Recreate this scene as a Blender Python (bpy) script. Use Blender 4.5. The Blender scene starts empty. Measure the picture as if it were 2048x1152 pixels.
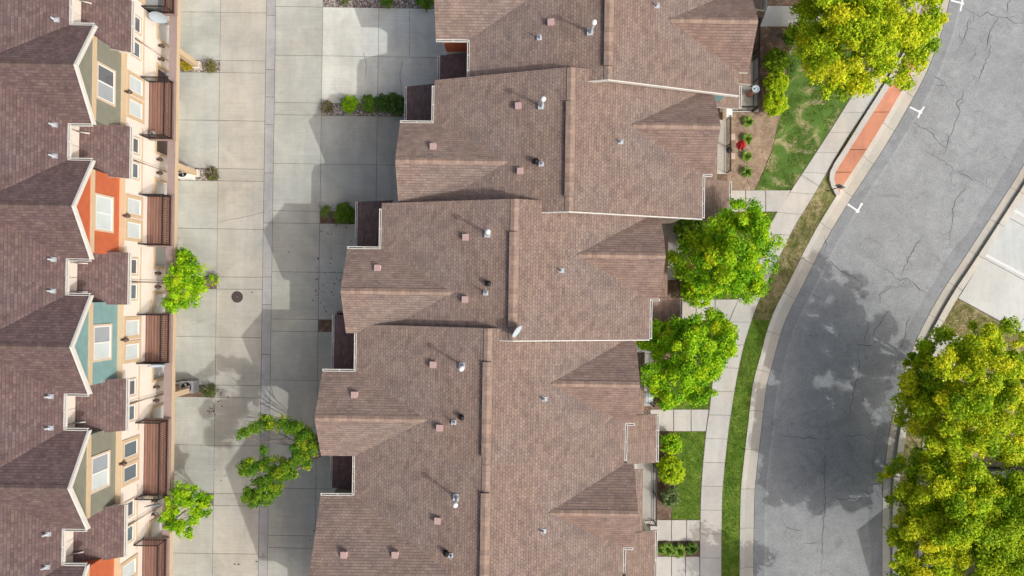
import bpy, math, random
import numpy as np
from mathutils import Vector, noise as mnoise

random.seed(7)
SC = bpy.context.scene
COL = SC.collection
H = 42.0                 # camera height (m)
S = 32.0                 # photo pixels per metre on the ground
CX, CY = 1024.0, 590.0   # point of the photo straight below the camera
TH = -0.0145             # the two rows stand slightly turned
R = math.radians


def at(px, py, z=0.0):
    k = (H - z) / H / S
    return Vector(((px - CX) * k, -(py - CY) * k, z))


# ------------------------------------------------------------------ materials
def new_mat(name):
    m = bpy.data.materials.new(name)
    m.use_nodes = True
    nt = m.node_tree
    for n in list(nt.nodes):
        if n.type == 'BSDF_PRINCIPLED':
            b = n
    return m, nt, b


def nd(nt, typ, ins=None, **kw):
    n = nt.nodes.new(typ)
    for k, v in kw.items():
        setattr(n, k, v)
    if ins:
        for k, v in ins.items():
            s = n.inputs[k]
            if hasattr(v, 'is_output') or isinstance(v, bpy.types.NodeSocket):
                nt.links.new(v, s)
            else:
                s.default_value = v
    return n


def c4(c):
    return (c[0], c[1], c[2], 1.0)


def mixc(nt, fac, a, b, mode='MIX'):
    n = nt.nodes.new('ShaderNodeMix')
    n.data_type = 'RGBA'
    n.blend_type = mode
    for idx, v in ((0, fac), (6, a), (7, b)):
        s = n.inputs[idx]
        if isinstance(v, bpy.types.NodeSocket):
            nt.links.new(v, s)
        else:
            s.default_value = c4(v) if idx else v
    return n.outputs[2]


def noise(nt, vec, scale, detail=4, rough=.55, dist=0):
    n = nd(nt, 'ShaderNodeTexNoise', {'Scale': scale, 'Detail': detail, 'Roughness': rough, 'Distortion': dist})
    if vec is not None:
        nt.links.new(vec, n.inputs['Vector'])
    return n.outputs['Fac']


def ramp(nt, fac, stops):
    r = nt.nodes.new('ShaderNodeValToRGB')
    el = r.color_ramp.elements
    while len(el) > len(stops):
        el.remove(el[-1])
    while len(el) < len(stops):
        el.new(1.0)
    for e, (p, c) in zip(el, stops):
        e.position = p
        e.color = c4(c) if not isinstance(c, (int, float)) else (c, c, c, 1)
    nt.links.new(fac, r.inputs[0])
    return r.outputs[0]


def bump(nt, b, height, strength, dist=.02):
    n = nd(nt, 'ShaderNodeBump', {'Strength': strength, 'Distance': dist, 'Height': height})
    nt.links.new(n.outputs[0], b.inputs['Normal'])


def objco(nt):
    return nt.nodes.new('ShaderNodeTexCoord').outputs['Object']


def tintattr(nt):
    return nd(nt, 'ShaderNodeAttribute', attribute_name='tint').outputs['Color']


def mat_plain(name, col, rough=.6, metal=0.0, var=.12, scale=3.0, spec=.4):
    m, nt, b = new_mat(name)
    co = objco(nt)
    f = noise(nt, co, scale, 5)
    c = mixc(nt, f, [max(0, x * (1 - var)) for x in col], [min(1, x * (1 + var)) for x in col])
    nt.links.new(c, b.inputs['Base Color'])
    b.inputs['Roughness'].default_value = rough
    b.inputs['Metallic'].default_value = metal
    b.inputs['Specular IOR Level'].default_value = spec
    return m


def mat_shingle(name, c1, c2, c3, dark, course=.146, line=.012, bs=.5):
    m, nt, b = new_mat(name)
    uv = nt.nodes.new('ShaderNodeTexCoord').outputs['UV']
    wob = nd(nt, 'ShaderNodeTexNoise', {'Vector': uv, 'Scale': 1.2, 'Detail': 2.0})
    off = nd(nt, 'ShaderNodeVectorMath', {0: wob.outputs['Color'], 1: (.5, .5, .5)}, operation='SUBTRACT').outputs[0]
    off = nd(nt, 'ShaderNodeVectorMath', {0: off, 'Scale': .05}, operation='SCALE').outputs[0]
    uvw = nd(nt, 'ShaderNodeVectorMath', {0: uv, 1: off}, operation='ADD').outputs[0]

    def brick(w, h, ca, cb, mortar, ms, shift, vec=uvw, freq=2):
        mp = nd(nt, 'ShaderNodeMapping', {'Vector': vec, 'Location': shift})
        n = nd(nt, 'ShaderNodeTexBrick', {'Vector': mp.outputs[0], 'Color1': c4(ca), 'Color2': c4(cb), 'Mortar': c4(mortar),
                                          'Scale': 1.0, 'Mortar Size': ms, 'Mortar Smooth': .6, 'Bias': 0.0,
                                          'Brick Width': w, 'Row Height': h}, offset=.37, offset_frequency=freq, squash=1.0)
        return n
    b1 = brick(.21, course, c1, c2, dark, line, (0, 0, 0))
    b2 = brick(.27, course, (.88, .875, .885), (1.12, 1.1, 1.07), (1, 1, 1), 0.0, (3.13, 0, 0), freq=3)
    b3 = brick(.46, course * 2, (.89, .88, .9), (1.09, 1.08, 1.05), (1, 1, 1), 0.0, (1.7, 0, 0), freq=3)
    c = mixc(nt, 1.0, b1.outputs['Color'], b2.outputs['Color'], 'MULTIPLY')
    c = mixc(nt, .8, c, b3.outputs['Color'], 'MULTIPLY')
    big = ramp(nt, noise(nt, uv, .55, 5, .6), [(.3, .88), (.7, 1.1)])
    c = mixc(nt, .8, c, big, 'MULTIPLY')
    wx = ramp(nt, noise(nt, uv, .16, 3, .5), [(.35, (1.06, 1.0, .95)), (.65, (.95, 1.0, 1.05))])
    c = mixc(nt, .8, c, wx, 'MULTIPLY')
    grit = ramp(nt, noise(nt, uv, 45, 3, .7), [(.2, .8), (.8, 1.2)])
    c = mixc(nt, .6, c, grit, 'MULTIPLY')
    orange = ramp(nt, noise(nt, nd(nt, 'ShaderNodeMapping', {'Vector': uvw, 'Scale': (3.5, 6.5, 1)}).outputs[0], 1.0, 1), [(.6, 0.0), (.72, 1.0)])
    c = mixc(nt, nd(nt, 'ShaderNodeMath', {0: orange, 1: .35}, operation='MULTIPLY').outputs[0], c, c3)
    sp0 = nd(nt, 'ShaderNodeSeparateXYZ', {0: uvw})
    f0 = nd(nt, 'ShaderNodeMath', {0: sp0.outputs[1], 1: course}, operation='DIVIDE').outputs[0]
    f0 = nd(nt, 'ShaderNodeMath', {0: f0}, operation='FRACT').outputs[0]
    c = mixc(nt, .85, c, mixc(nt, ramp(nt, noise(nt, uv, 1.7, 3, .6), [(.35, .25), (.65, 1.0)]), (1, 1, 1), ramp(nt, f0, [(0, .78), (.14, .84), (.22, 1.01), (1, 1.01)])), 'MULTIPLY')  # dark course-edge line: shadow under each course painted into the colour
    nt.links.new(c, b.inputs['Base Color'])
    b.inputs['Roughness'].default_value = .92
    b.inputs['Specular IOR Level'].default_value = .2
    # each course steps up towards its lower edge
    sep = nd(nt, 'ShaderNodeSeparateXYZ', {0: uvw})
    fr = nd(nt, 'ShaderNodeMath', {0: sep.outputs[1], 1: course}, operation='DIVIDE').outputs[0]
    fr = nd(nt, 'ShaderNodeMath', {0: fr}, operation='FRACT').outputs[0]
    inv = nd(nt, 'ShaderNodeMath', {0: 1.0, 1: fr}, operation='SUBTRACT').outputs[0]
    tot = nd(nt, 'ShaderNodeMath', {0: inv, 1: b1.outputs['Fac']}, operation='SUBTRACT').outputs[0]
    bump(nt, b, tot, bs, .02)
    return m


def mat_concrete(name, base, stain=.25, var=.12, brush=0.0):
    m, nt, b = new_mat(name)
    co = objco(nt)
    f1 = ramp(nt, noise(nt, co, .35, 6, .62, .6), [(.3, 1 - stain), (.62, 1 + stain * .35)])
    f2 = ramp(nt, noise(nt, co, 2.3, 6, .65), [(.25, 1 - var), (.75, 1 + var)])
    f3 = ramp(nt, noise(nt, co, 9, 6, .8), [(.3, .9), (.7, 1.1)])
    mpt = nd(nt, 'ShaderNodeMapping', {'Vector': co, 'Scale': (1.3, .12, 1), 'Rotation': (0, 0, TH)})
    base = mixc(nt, .6, base, ramp(nt, noise(nt, mpt.outputs[0], 1.0, 5, .6, .3), [(.35, (.88, .88, .87)), (.6, (1.05, 1.05, 1.05))]), 'MULTIPLY')
    warm = ramp(nt, noise(nt, co, .22, 3, .5), [(.35, (1.03, .99, .95)), (.65, (.97, 1.0, 1.02))])
    c = mixc(nt, 1.0, base, f1, 'MULTIPLY')
    c = mixc(nt, 1.0, c, f2, 'MULTIPLY')
    c = mixc(nt, .7, c, f3, 'MULTIPLY')
    c = mixc(nt, .9, c, warm, 'MULTIPLY')
    if brush:
        mp = nd(nt, 'ShaderNodeMapping', {'Vector': co, 'Scale': (.4, 14, 1), 'Rotation': (0, 0, TH)})
        c = mixc(nt, brush, c, ramp(nt, noise(nt, mp.outputs[0], 1.0, 4, .6), [(.3, .88), (.7, 1.08)]), 'MULTIPLY')
    # spots of dirt and oil
    sp = ramp(nt, noise(nt, co, 1.1, 7, .7, .4), [(.62, 1.0), (.78, .72)])
    c = mixc(nt, .8, c, sp, 'MULTIPLY')
    c = mixc(nt, 1.0, c, tintattr(nt), 'MULTIPLY')
    nt.links.new(c, b.inputs['Base Color'])
    b.inputs['Roughness'].default_value = .9
    b.inputs['Specular IOR Level'].default_value = .25
    bump(nt, b, noise(nt, co, 25, 4), .15, .01)
    return m


def mat_asphalt():
    m, nt, b = new_mat('asphalt')
    co = objco(nt)
    f1 = ramp(nt, noise(nt, co, .3, 6, .65, 1.0), [(.3, .84), (.65, 1.07)])
    f2 = ramp(nt, noise(nt, co, 1.6, 7, .7), [(.25, .86), (.75, 1.12)])
    f3 = ramp(nt, noise(nt, co, 9, 6, .85), [(.3, .68), (.7, 1.32)])
    f4 = ramp(nt, noise(nt, co, .75, 5, .7, 1.5), [(.56, 1.0), (.74, .66)])
    c = mixc(nt, 1.0, (.32, .334, .338), f1, 'MULTIPLY')
    c = mixc(nt, 1.0, c, f2, 'MULTIPLY')
    c = mixc(nt, .8, c, f3, 'MULTIPLY')
    c = mixc(nt, .9, c, f4, 'MULTIPLY')
    c = mixc(nt, 1.0, c, tintattr(nt), 'MULTIPLY')
    nt.links.new(c, b.inputs['Base Color'])
    b.inputs['Roughness'].default_value = .9
    b.inputs['Specular IOR Level'].default_value = .25
    bump(nt, b, noise(nt, co, 40, 3), .4, .01)
    return m


def mat_ground(name, stops, scale, fine=(22, .5), big=.6, bumpy=.6):
    m, nt, b = new_mat(name)
    co = objco(nt)
    f = noise(nt, co, scale, 7, .68, .8)
    c = ramp(nt, f, stops)
    c = mixc(nt, fine[1], c, ramp(nt, noise(nt, co, fine[0], 4, .75), [(.25, .5), (.75, 1.6)]), 'MULTIPLY')
    c = mixc(nt, .7, c, ramp(nt, noise(nt, co, big, 4), [(.3, .75), (.7, 1.2)]), 'MULTIPLY')
    nt.links.new(c, b.inputs['Base Color'])
    b.inputs['Roughness'].default_value = .95
    b.inputs['Specular IOR Level'].default_value = .15
    bump(nt, b, noise(nt, co, fine[0], 4, .8), bumpy, .04)
    return m


def mat_gravel():
    m, nt, b = new_mat('gravel')
    co = objco(nt)
    v = nd(nt, 'ShaderNodeTexVoronoi', {'Vector': co, 'Scale': 11.0})
    sep = nd(nt, 'ShaderNodeSeparateColor', {0: v.outputs['Color']})
    c = ramp(nt, sep.outputs[0], [(0, (.16, .12, .10)), (.35, (.34, .27, .22)), (.7, (.52, .46, .42)), (1, (.68, .63, .6))])
    c = mixc(nt, 1.0, c, ramp(nt, v.outputs['Distance'], [(.3, 1.0), (.8, .35)]), 'MULTIPLY')
    nt.links.new(c, b.inputs['Base Color'])
    b.inputs['Roughness'].default_value = .85
    inv = nd(nt, 'ShaderNodeMath', {0: 1.0, 1: v.outputs['Distance']}, operation='SUBTRACT').outputs[0]
    bump(nt, b, inv, .8, .04)
    return m


def mat_leaf(name, trans=.35):
    m, nt, b = new_mat(name)
    t = tintattr(nt)
    nt.links.new(t, b.inputs['Base Color'])
    b.inputs['Roughness'].default_value = .6
    b.inputs['Specular IOR Level'].default_value = .15
    tr = nd(nt, 'ShaderNodeBsdfTranslucent', {'Color': t})
    mx = nd(nt, 'ShaderNodeMixShader', {0: trans, 1: b.outputs[0], 2: tr.outputs[0]})
    out = [n for n in nt.nodes if n.type == 'OUTPUT_MATERIAL'][0]
    nt.links.new(mx.outputs[0], out.inputs[0])
    return m


def mat_siding(name, col, period=.16, shake=False):
    m, nt, b = new_mat(name)
    co = objco(nt)
    sep = nd(nt, 'ShaderNodeSeparateXYZ', {0: co})
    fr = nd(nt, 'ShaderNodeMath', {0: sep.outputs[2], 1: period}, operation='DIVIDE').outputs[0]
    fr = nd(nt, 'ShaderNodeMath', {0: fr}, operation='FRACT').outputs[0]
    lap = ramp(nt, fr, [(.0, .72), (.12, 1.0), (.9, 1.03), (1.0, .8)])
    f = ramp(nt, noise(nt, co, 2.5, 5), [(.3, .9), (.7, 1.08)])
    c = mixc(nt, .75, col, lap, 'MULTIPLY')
    c = mixc(nt, 1.0, c, f, 'MULTIPLY')
    nt.links.new(c, b.inputs['Base Color'])
    b.inputs['Roughness'].default_value = .75
    inv = nd(nt, 'ShaderNodeMath', {0: 1.0, 1: fr}, operation='SUBTRACT').outputs[0]
    bump(nt, b, inv, .4, .02)
    return m


def mat_glass(name, col, rough=.08, blind=0):
    m, nt, b = new_mat(name)
    co = objco(nt)
    f = noise(nt, co, 1.2, 3)
    c = mixc(nt, f, [x * .85 for x in col], [min(1, x * 1.15) for x in col])
    if blind:
        sep = nd(nt, 'ShaderNodeSeparateXYZ', {0: co})
        fr = nd(nt, 'ShaderNodeMath', {0: sep.outputs[2], 1: .07}, operation='DIVIDE').outputs[0]
        fr = nd(nt, 'ShaderNodeMath', {0: fr}, operation='FRACT').outputs[0]
        c = mixc(nt, .6, c, ramp(nt, fr, [(0, .75), (.3, 1.0)]), 'MULTIPLY')
    nt.links.new(c, b.inputs['Base Color'])
    b.inputs['Roughness'].default_value = rough
    b.inputs['Specular IOR Level'].default_value = .8
    return m


def mat_deck():
    m, nt, b = new_mat('deck_boards')
    co = objco(nt)
    sep = nd(nt, 'ShaderNodeSeparateXYZ', {0: co})
    fr = nd(nt, 'ShaderNodeMath', {0: sep.outputs[0], 1: .155}, operation='DIVIDE').outputs[0]
    fl = nd(nt, 'ShaderNodeMath', {0: fr}, operation='FLOOR').outputs[0]
    wn = nd(nt, 'ShaderNodeTexWhiteNoise', {'W': fl}, noise_dimensions='1D').outputs['Value']
    fr = nd(nt, 'ShaderNodeMath', {0: fr}, operation='FRACT').outputs[0]
    c = ramp(nt, wn, [(0, (.22, .115, .085)), (1, (.33, .18, .135))])
    gap = ramp(nt, fr, [(0, .1), (.14, 1.0), (.86, 1.0), (1, .1)])
    c = mixc(nt, 1.0, c, gap, 'MULTIPLY')
    c = mixc(nt, .8, c, ramp(nt, noise(nt, nd(nt, 'ShaderNodeMapping', {'Vector': co, 'Scale': (8, .7, 1)}).outputs[0], 1.5, 5), [(.3, .75), (.7, 1.2)]), 'MULTIPLY')
    nt.links.new(c, b.inputs['Base Color'])
    b.inputs['Roughness'].default_value = .7
    return m


M = {}
M['shingle'] = mat_shingle('tan_shingles', (.248, .186, .156), (.298, .23, .196), (.36, .235, .175), (.215, .162, .137), line=.005, bs=1.0)
M['shingle_dark'] = mat_shingle('plum_shingles', (.132, .09, .087), (.178, .130, .127), (.2, .122, .1), (.085, .062, .058), line=.006, bs=.6)
M['gable_shingle'] = mat_shingle('gable_shade_shingles', (.238, .168, .138), (.285, .207, .172), (.34, .215, .155), (.2, .145, .12), line=.005, bs=1.0)  # tan shingles reddened and darkened: how light tints gable slopes, painted in
M['cap'] = mat_shingle('ridge_cap_shingles', (.29, .22, .18), (.37, .275, .22), (.42, .27, .2), (.26, .19, .155), course=.24, line=.004, bs=.3)
M['cap_dark'] = mat_shingle('plum_cap_shingles', (.13, .095, .088), (.165, .125, .115), (.19, .12, .1), (.11, .08, .074), course=.24, line=.004, bs=.3)
M['trim'] = mat_plain('white_trim', (.69, .675, .62), .5)
M['cream'] = mat_plain('cream_stucco', (.80, .72, .64), .9, var=.07, scale=1.5)
M['tan'] = mat_plain('tan_trim', (.60, .46, .30), .7, var=.08)
M['tan2'] = mat_plain('pale_tan_trim', (.62, .50, .38), .7, var=.08)
M['gutter_in'] = mat_plain('gutter_floor_dark', (.07, .06, .055), .9, var=.5, scale=5)  # near-black, mottled floor of the gutter troughs
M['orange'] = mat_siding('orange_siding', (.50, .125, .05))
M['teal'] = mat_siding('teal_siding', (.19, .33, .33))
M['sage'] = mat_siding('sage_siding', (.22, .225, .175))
M['deck'] = mat_deck()
M['beam'] = mat_plain('brown_beam_paint', (.32, .245, .225), .7, var=.15)
M['black'] = mat_plain('black_metal', (.022, .02, .02), .5, .3)
M['grey_metal'] = mat_plain('grey_metal', (.35, .36, .38), .45, .5)
M['galv'] = mat_plain('galvanised_metal', (.52, .555, .58), .4, .25, var=.1, scale=8)
M['white'] = mat_plain('white_paint', (.82, .82, .80), .5, var=.04)
M['pink'] = mat_plain('dusty_pink_metal', (.56, .39, .36), .6, var=.08)
M['glass_dark'] = mat_glass('dark_glass', (.12, .13, .15))
M['glass_mid'] = mat_glass('grey_blinds_glass', (.36, .40, .44), .2, 1)
M['glass_pale'] = mat_glass('pale_blinds_glass', (.62, .70, .70), .25, 1)
M['glass_blue'] = mat_glass('slate_blue_glass', (.13, .18, .21))
M['garage'] = mat_plain('garage_door_paint', (.62, .6, .56), .6, var=.05)
M['door_grey'] = mat_plain('pale_grey_door', (.58, .58, .57), .5, var=.05)
M['door_dark'] = mat_plain('door_brown_reflection', (.085, .05, .045), .35, var=.5, scale=4)  # mottled brown: a glass door's reflection painted as colour
M['lamp'] = mat_plain('bronze_lamp', (.12, .08, .065), .5, .3)
M['concrete'] = mat_concrete('driveway_concrete', (.47, .476, .432), .2, .06, .6)
M['walk'] = mat_concrete('sidewalk_concrete', (.55, .53, .488), .10, .06, 0)
M['lot'] = mat_concrete('lot_concrete', (.565, .585, .565), .08, .05, 0)
M['gutterpan'] = mat_concrete('grey_gutter_concrete', (.40, .402, .398), .18, .12, 0)
M['joint'] = mat_plain('joint_sand', (.15, .14, .125), .95)
M['asphalt'] = mat_asphalt()
M['crack'] = mat_plain('crack_black', (.055, .055, .058), .95, var=.3)
M['paint'] = mat_plain('road_paint', (.8, .8, .79), .7, var=.1, scale=6)
M['redslab'] = mat_concrete('salmon_concrete', (.60, .27, .17), .15, .12, 0)
M['lawn'] = mat_ground('lawn_turf', [(.3, (.07, .14, .016)), (.5, (.12, .21, .025)), (.62, (.19, .27, .04)), (.75, (.28, .3, .09))], 1.6)
M['lawn_bare'] = mat_ground('patchy_turf', [(.3, (.07, .14, .025)), (.5, (.11, .2, .04)), (.56, (.28, .28, .12)), (.68, (.46, .4, .27))], .8)
M['lawn_dry'] = mat_ground('dry_turf', [(.3, (.09, .13, .025)), (.45, (.2, .2, .07)), (.56, (.36, .3, .16)), (.72, (.48, .4, .25))], 1.5)
M['mulch'] = mat_ground('bark_mulch', [(.28, (.085, .055, .04)), (.5, (.17, .115, .08)), (.7, (.3, .22, .16))], 2.2, fine=(16, .7))
M['drymulch'] = mat_ground('dry_straw_mulch', [(.28, (.2, .14, .095)), (.5, (.32, .235, .165)), (.7, (.45, .36, .26))], 2.0, fine=(16, .7))
M['soil'] = mat_ground('soil', [(.3, (.12, .09, .06)), (.7, (.24, .19, .13))], .7)
M['gravel'] = mat_gravel()
M['leaf'] = mat_leaf('leaf_tissue', .3)
M['needle'] = mat_leaf('shrub_leaf', .2)
M['bark'] = mat_plain('grey_bark', (.24, .20, .165), .9, var=.3, scale=9)
M['red_cloth'] = mat_plain('red_cloth', (.52, .02, .03), .8, var=.15)
M['blue_plastic'] = mat_plain('blue_plastic', (.015, .11, .42), .4)
M['dish'] = mat_plain('dish_blue_grey', (.42, .50, .56), .45, var=.05)
M['manhole'] = mat_plain('manhole_iron', (.10, .075, .075), .7, .2, var=.25, scale=14)
M['stone'] = mat_plain('pink_stone', (.56, .44, .38), .9, var=.12)
M['car'] = mat_plain('grey_car_paint', (.09, .10, .12), .6, 0.0, var=.02)
M['rubber'] = mat_plain('rubber', (.02, .02, .02), .8)
M['dryleaf'] = mat_plain('dry_leaf', (.11, .06, .04), .8, var=.3)
M['terracotta'] = mat_plain('terracotta', (.30, .14, .09), .8)


# ------------------------------------------------------------------ mesh builder
class MB:
    def __init__(self):
        self.v, self.f, self.mi, self.uv, self.tint, self.smooth = [], [], [], [], [], []

    def face(self, pts, mat=0, uv=None, tint=(1, 1, 1), smooth=False):
        n = len(self.v)
        self.v += [tuple(p) for p in pts]
        self.f.append(tuple(range(n, n + len(pts))))
        self.mi.append(mat)
        self.uv.append(uv if uv else [(p[0], p[1]) for p in pts])
        self.tint.append(tint)
        self.smooth.append(smooth)

    def box(self, x0, x1, y0, y1, z0, z1, mat=0, top=None, tint=(1, 1, 1)):
        if x1 < x0: x0, x1 = x1, x0
        if y1 < y0: y0, y1 = y1, y0
        p = [Vector((x, y, z)) for z in (z0, z1) for y in (y0, y1) for x in (x0, x1)]
        for i, idx in enumerate(((0, 2, 3, 1), (4, 5, 7, 6), (0, 1, 5, 4), (1, 3, 7, 5), (3, 2, 6, 7), (2, 0, 4, 6))):
            self.face([p[j] for j in idx], top if (top is not None and i == 1) else mat, tint=tint)

    def obox(self, a, b, w, z0, z1, mat=0, tint=(1, 1, 1)):
        """upright box along the ground segment a-b"""
        a = Vector((a[0], a[1], 0)); b = Vector((b[0], b[1], 0))
        d = (b - a).normalized(); n = Vector((-d.y, d.x, 0)) * (w / 2)
        q = [a - n, b - n, b + n, a + n]
        self.prism(q, z0, z1, mat, tint)

    def prism(self, poly, z0, z1, mat=0, tint=(1, 1, 1), side=None, bottom=True):
        poly = [(p[0], p[1]) for p in poly]
        area = sum(poly[i][0] * poly[(i + 1) % len(poly)][1] - poly[(i + 1) % len(poly)][0] * poly[i][1] for i in range(len(poly)))
        if area < 0: poly = poly[::-1]
        n = len(poly)
        self.face([(x, y, z1) for x, y in poly], mat, tint=tint)
        if bottom:
            self.face([(x, y, z0) for x, y in poly[::-1]], mat, tint=tint)
        for i in range(n):
            (ax, ay), (bx, by) = poly[i], poly[(i + 1) % n]
            self.face([(ax, ay, z0), (bx, by, z0), (bx, by, z1), (ax, ay, z1)], mat if side is None else side, tint=tint)

    def xprism(self, prof, y0, y1, mat=0):
        """profile in x-z pushed along y"""
        if y1 < y0: y0, y1 = y1, y0
        n = len(prof)
        a = sum(prof[i][0] * prof[(i + 1) % n][1] - prof[(i + 1) % n][0] * prof[i][1] for i in range(n))
        if a < 0: prof = prof[::-1]
        self.face([(x, y0, z) for x, z in prof], mat)
        self.face([(x, y1, z) for x, z in prof[::-1]], mat)
        for i in range(n):
            (ax, az), (bx, bz) = prof[i], prof[(i + 1) % n]
            self.face([(bx, y0, bz), (ax, y0, az), (ax, y1, az), (bx, y1, bz)], mat)

    def yprism(self, prof, x0, x1, mat=0):
        """profile in y-z pushed along x"""
        if x1 < x0: x0, x1 = x1, x0
        n = len(prof)
        a = sum(prof[i][0] * prof[(i + 1) % n][1] - prof[(i + 1) % n][0] * prof[i][1] for i in range(n))
        if a < 0: prof = prof[::-1]
        self.face([(x1, y, z) for y, z in prof], mat)
        self.face([(x0, y, z) for y, z in prof[::-1]], mat)
        for i in range(n):
            (ay, az), (by, bz) = prof[i], prof[(i + 1) % n]
            self.face([(x0, ay, az), (x0, by, bz), (x1, by, bz), (x1, ay, az)], mat)

    def slab(self, top, thick, mat=0, side=1, seam=None):
        """roof slab: top polygon (any 3-D plane), skin dropped by thick; uv in metres with u along the eave"""
        top = [Vector(p) for p in top]
        nrm = Vector((0, 0, 0))
        for i in range(len(top)):
            nrm += top[i].cross(top[(i + 1) % len(top)])
        if nrm.z < 0:
            top = top[::-1]; nrm = -nrm
        nrm.normalize()
        up = Vector((0, 0, 1)) - nrm * nrm.z
        up.normalize()
        ue = up.cross(nrm)
        self.face(top, mat, uv=[(p.dot(ue), p.dot(up)) for p in top])
        dn = Vector((0, 0, -thick))
        self.face([p + dn for p in top[::-1]], side)
        n = len(top)
        for i in range(n):
            a, b = top[i], top[(i + 1) % n]
            if seam is not None and any(abs(a.y - q) < .01 and abs(b.y - q) < .01 for q in seam): continue
            self.face([a + dn, b + dn, b, a], side)

    def tube(self, path, r, n=8, mat=0, r1=None, cap=True, tint=(1, 1, 1)):
        path = [Vector(p) for p in path]
        rings = []
        for i, p in enumerate(path):
            d = (path[min(i + 1, len(path) - 1)] - path[max(i - 1, 0)]).normalized()
            a = d.cross(Vector((0, 0, 1)))
            if a.length < 1e-3: a = d.cross(Vector((1, 0, 0)))
            a.normalize(); b = d.cross(a)
            rr = r if r1 is None else r + (r1 - r) * i / (len(path) - 1)
            rings.append([p + a * math.cos(t) * rr + b * math.sin(t) * rr for t in [2 * math.pi * k / n for k in range(n)]])
        for i in range(len(rings) - 1):
            for k in range(n):
                self.face([rings[i][k], rings[i][(k + 1) % n], rings[i + 1][(k + 1) % n], rings[i + 1][k]][::-1], mat, smooth=True, tint=tint)
        if cap:
            self.face(rings[0], mat, tint=tint); self.face(rings[-1][::-1], mat, tint=tint)

    def lathe(self, prof, c=(0, 0, 0), n=16, mat=0):
        c = Vector(c)
        for i in range(len(prof) - 1):
            (r0, z0), (r1, z1) = prof[i], prof[i + 1]
            for k in range(n):
                t0, t1 = 2 * math.pi * k / n, 2 * math.pi * (k + 1) / n
                q = [c + Vector((r0 * math.cos(t0), r0 * math.sin(t0), z0)), c + Vector((r0 * math.cos(t1), r0 * math.sin(t1), z0)),
                     c + Vector((r1 * math.cos(t1), r1 * math.sin(t1), z1)), c + Vector((r1 * math.cos(t0), r1 * math.sin(t0), z1))]
                if r0 < 1e-6: q = q[1:] if False else [q[0], q[2], q[3]]
                elif r1 < 1e-6: q = q[:3]
                self.face(q, mat, smooth=True)

    def mesh(self, name, mats):
        me = bpy.data.meshes.new(name)
        me.from_pydata(self.v, [], self.f)
        for m in mats: me.materials.append(M[m] if isinstance(m, str) else m)
        nf = len(self.f)
        me.polygons.foreach_set('material_index', self.mi)
        me.polygons.foreach_set('use_smooth', self.smooth)
        ul = me.uv_layers.new(name='UVMap')
        ul.data.foreach_set('uv', [c for u in self.uv for p in u for c in p])
        at_ = me.color_attributes.new('tint', 'FLOAT_COLOR', 'CORNER')
        at_.data.foreach_set('color', [c for t, f in zip(self.tint, self.f) for _ in f for c in (t[0], t[1], t[2], 1.0)])
        if any(self.smooth):
            import bmesh
            bm = bmesh.new(); bm.from_mesh(me)
            bmesh.ops.remove_doubles(bm, verts=bm.verts, dist=1e-5)
            bm.to_mesh(me); bm.free()
        me.update()
        return me

    def build(self, name, mats, parent=None, loc=None, rot=None):
        if isinstance(mats, str): mats = [mats]
        o = bpy.data.objects.new(name, self.mesh(name, mats))
        COL.objects.link(o)
        if parent: o.parent = parent
        if loc is not None: o.location = loc
        if rot is not None: o.rotation_euler = rot
        return o


def tag(o, label=None, cat=None, group=None, kind=None):
    for k, v in (('label', label), ('category', cat), ('group', group), ('kind', kind)):
        if v: o[k] = v
    return o


def empty(name, loc, rz=0.0, label=None, cat=None, group=None):
    o = bpy.data.objects.new(name, None)
    COL.objects.link(o)
    o.empty_display_size = .3
    o.location = loc
    o.rotation_euler = (0, 0, rz)
    return tag(o, label, cat, group)


def copy_tree(o, parent=None):
    c = o.copy()
    COL.objects.link(c)
    c.parent = parent
    for ch in list(o.children):
        copy_tree(ch, c)
    return c


def row_point(u, v):
    """row frame (photo pixels on the ground, turned) to world metres"""
    x, y = u + TH * v, v - TH * u
    return Vector((x / S, -y / S, 0))


# ------------------------------------------------------------------ small things
def gutter(p0, p1, name, parent, w=.13, side=1):
    """U-shaped trough hung outside an eave edge from p0 to p1; side picks which side is out"""
    a, b = Vector(p0), Vector(p1)
    d = (b - a); L = d.length; d.normalize()
    n = Vector((d.y, -d.x, 0)) * side
    mb = MB()

    def strip(o0, o1, z0, z1, mat):
        q = [a + n * o0, b + n * o0, b + n * o1, a + n * o1]
        mb.prism([(p.x, p.y) for p in q], a.z + z0, a.z + z1, mat)
    strip(0, .035, -.13, .0, 0)
    strip(w - .035, w, -.13, .0, 0)
    strip(.036, w - .036, -.13, -.075, 1)
    k = max(1, int(L / .75))
    for i in range(k + 1):
        c = a + d * (L * min(max(i / k, .02), .98))
        q = [c - d * .02 + n * .036, c + d * .02 + n * .036, c + d * .02 + n * (w - .036), c - d * .02 + n * (w - .036)]
        mb.prism([(p.x, p.y) for p in q], a.z - .03, a.z - .006, 0)
    return mb.build(name, ['trim', 'gutter_in'], parent)


def cap_strip(p0, p1, mb, w=.16, up=.025, mat=2, sl=.35):
    a, b = Vector(p0), Vector(p1)
    d = (b - a).normalized()
    n = Vector((d.y, -d.x, 0))
    L = (b - a).length
    u = Vector((0, 0, up))
    dn = Vector((0, 0, up - w * sl))
    for s in (-1, 1):
        q = [a + u, b + u, b + n * w * s + dn, a + n * w * s + dn]
        uv = [(0, 0), (0, L), (w, L), (w, 0)]
        if s > 0: q = q[::-1]; uv = uv[::-1]
        mb.face(q, mat, uv=uv)


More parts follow.
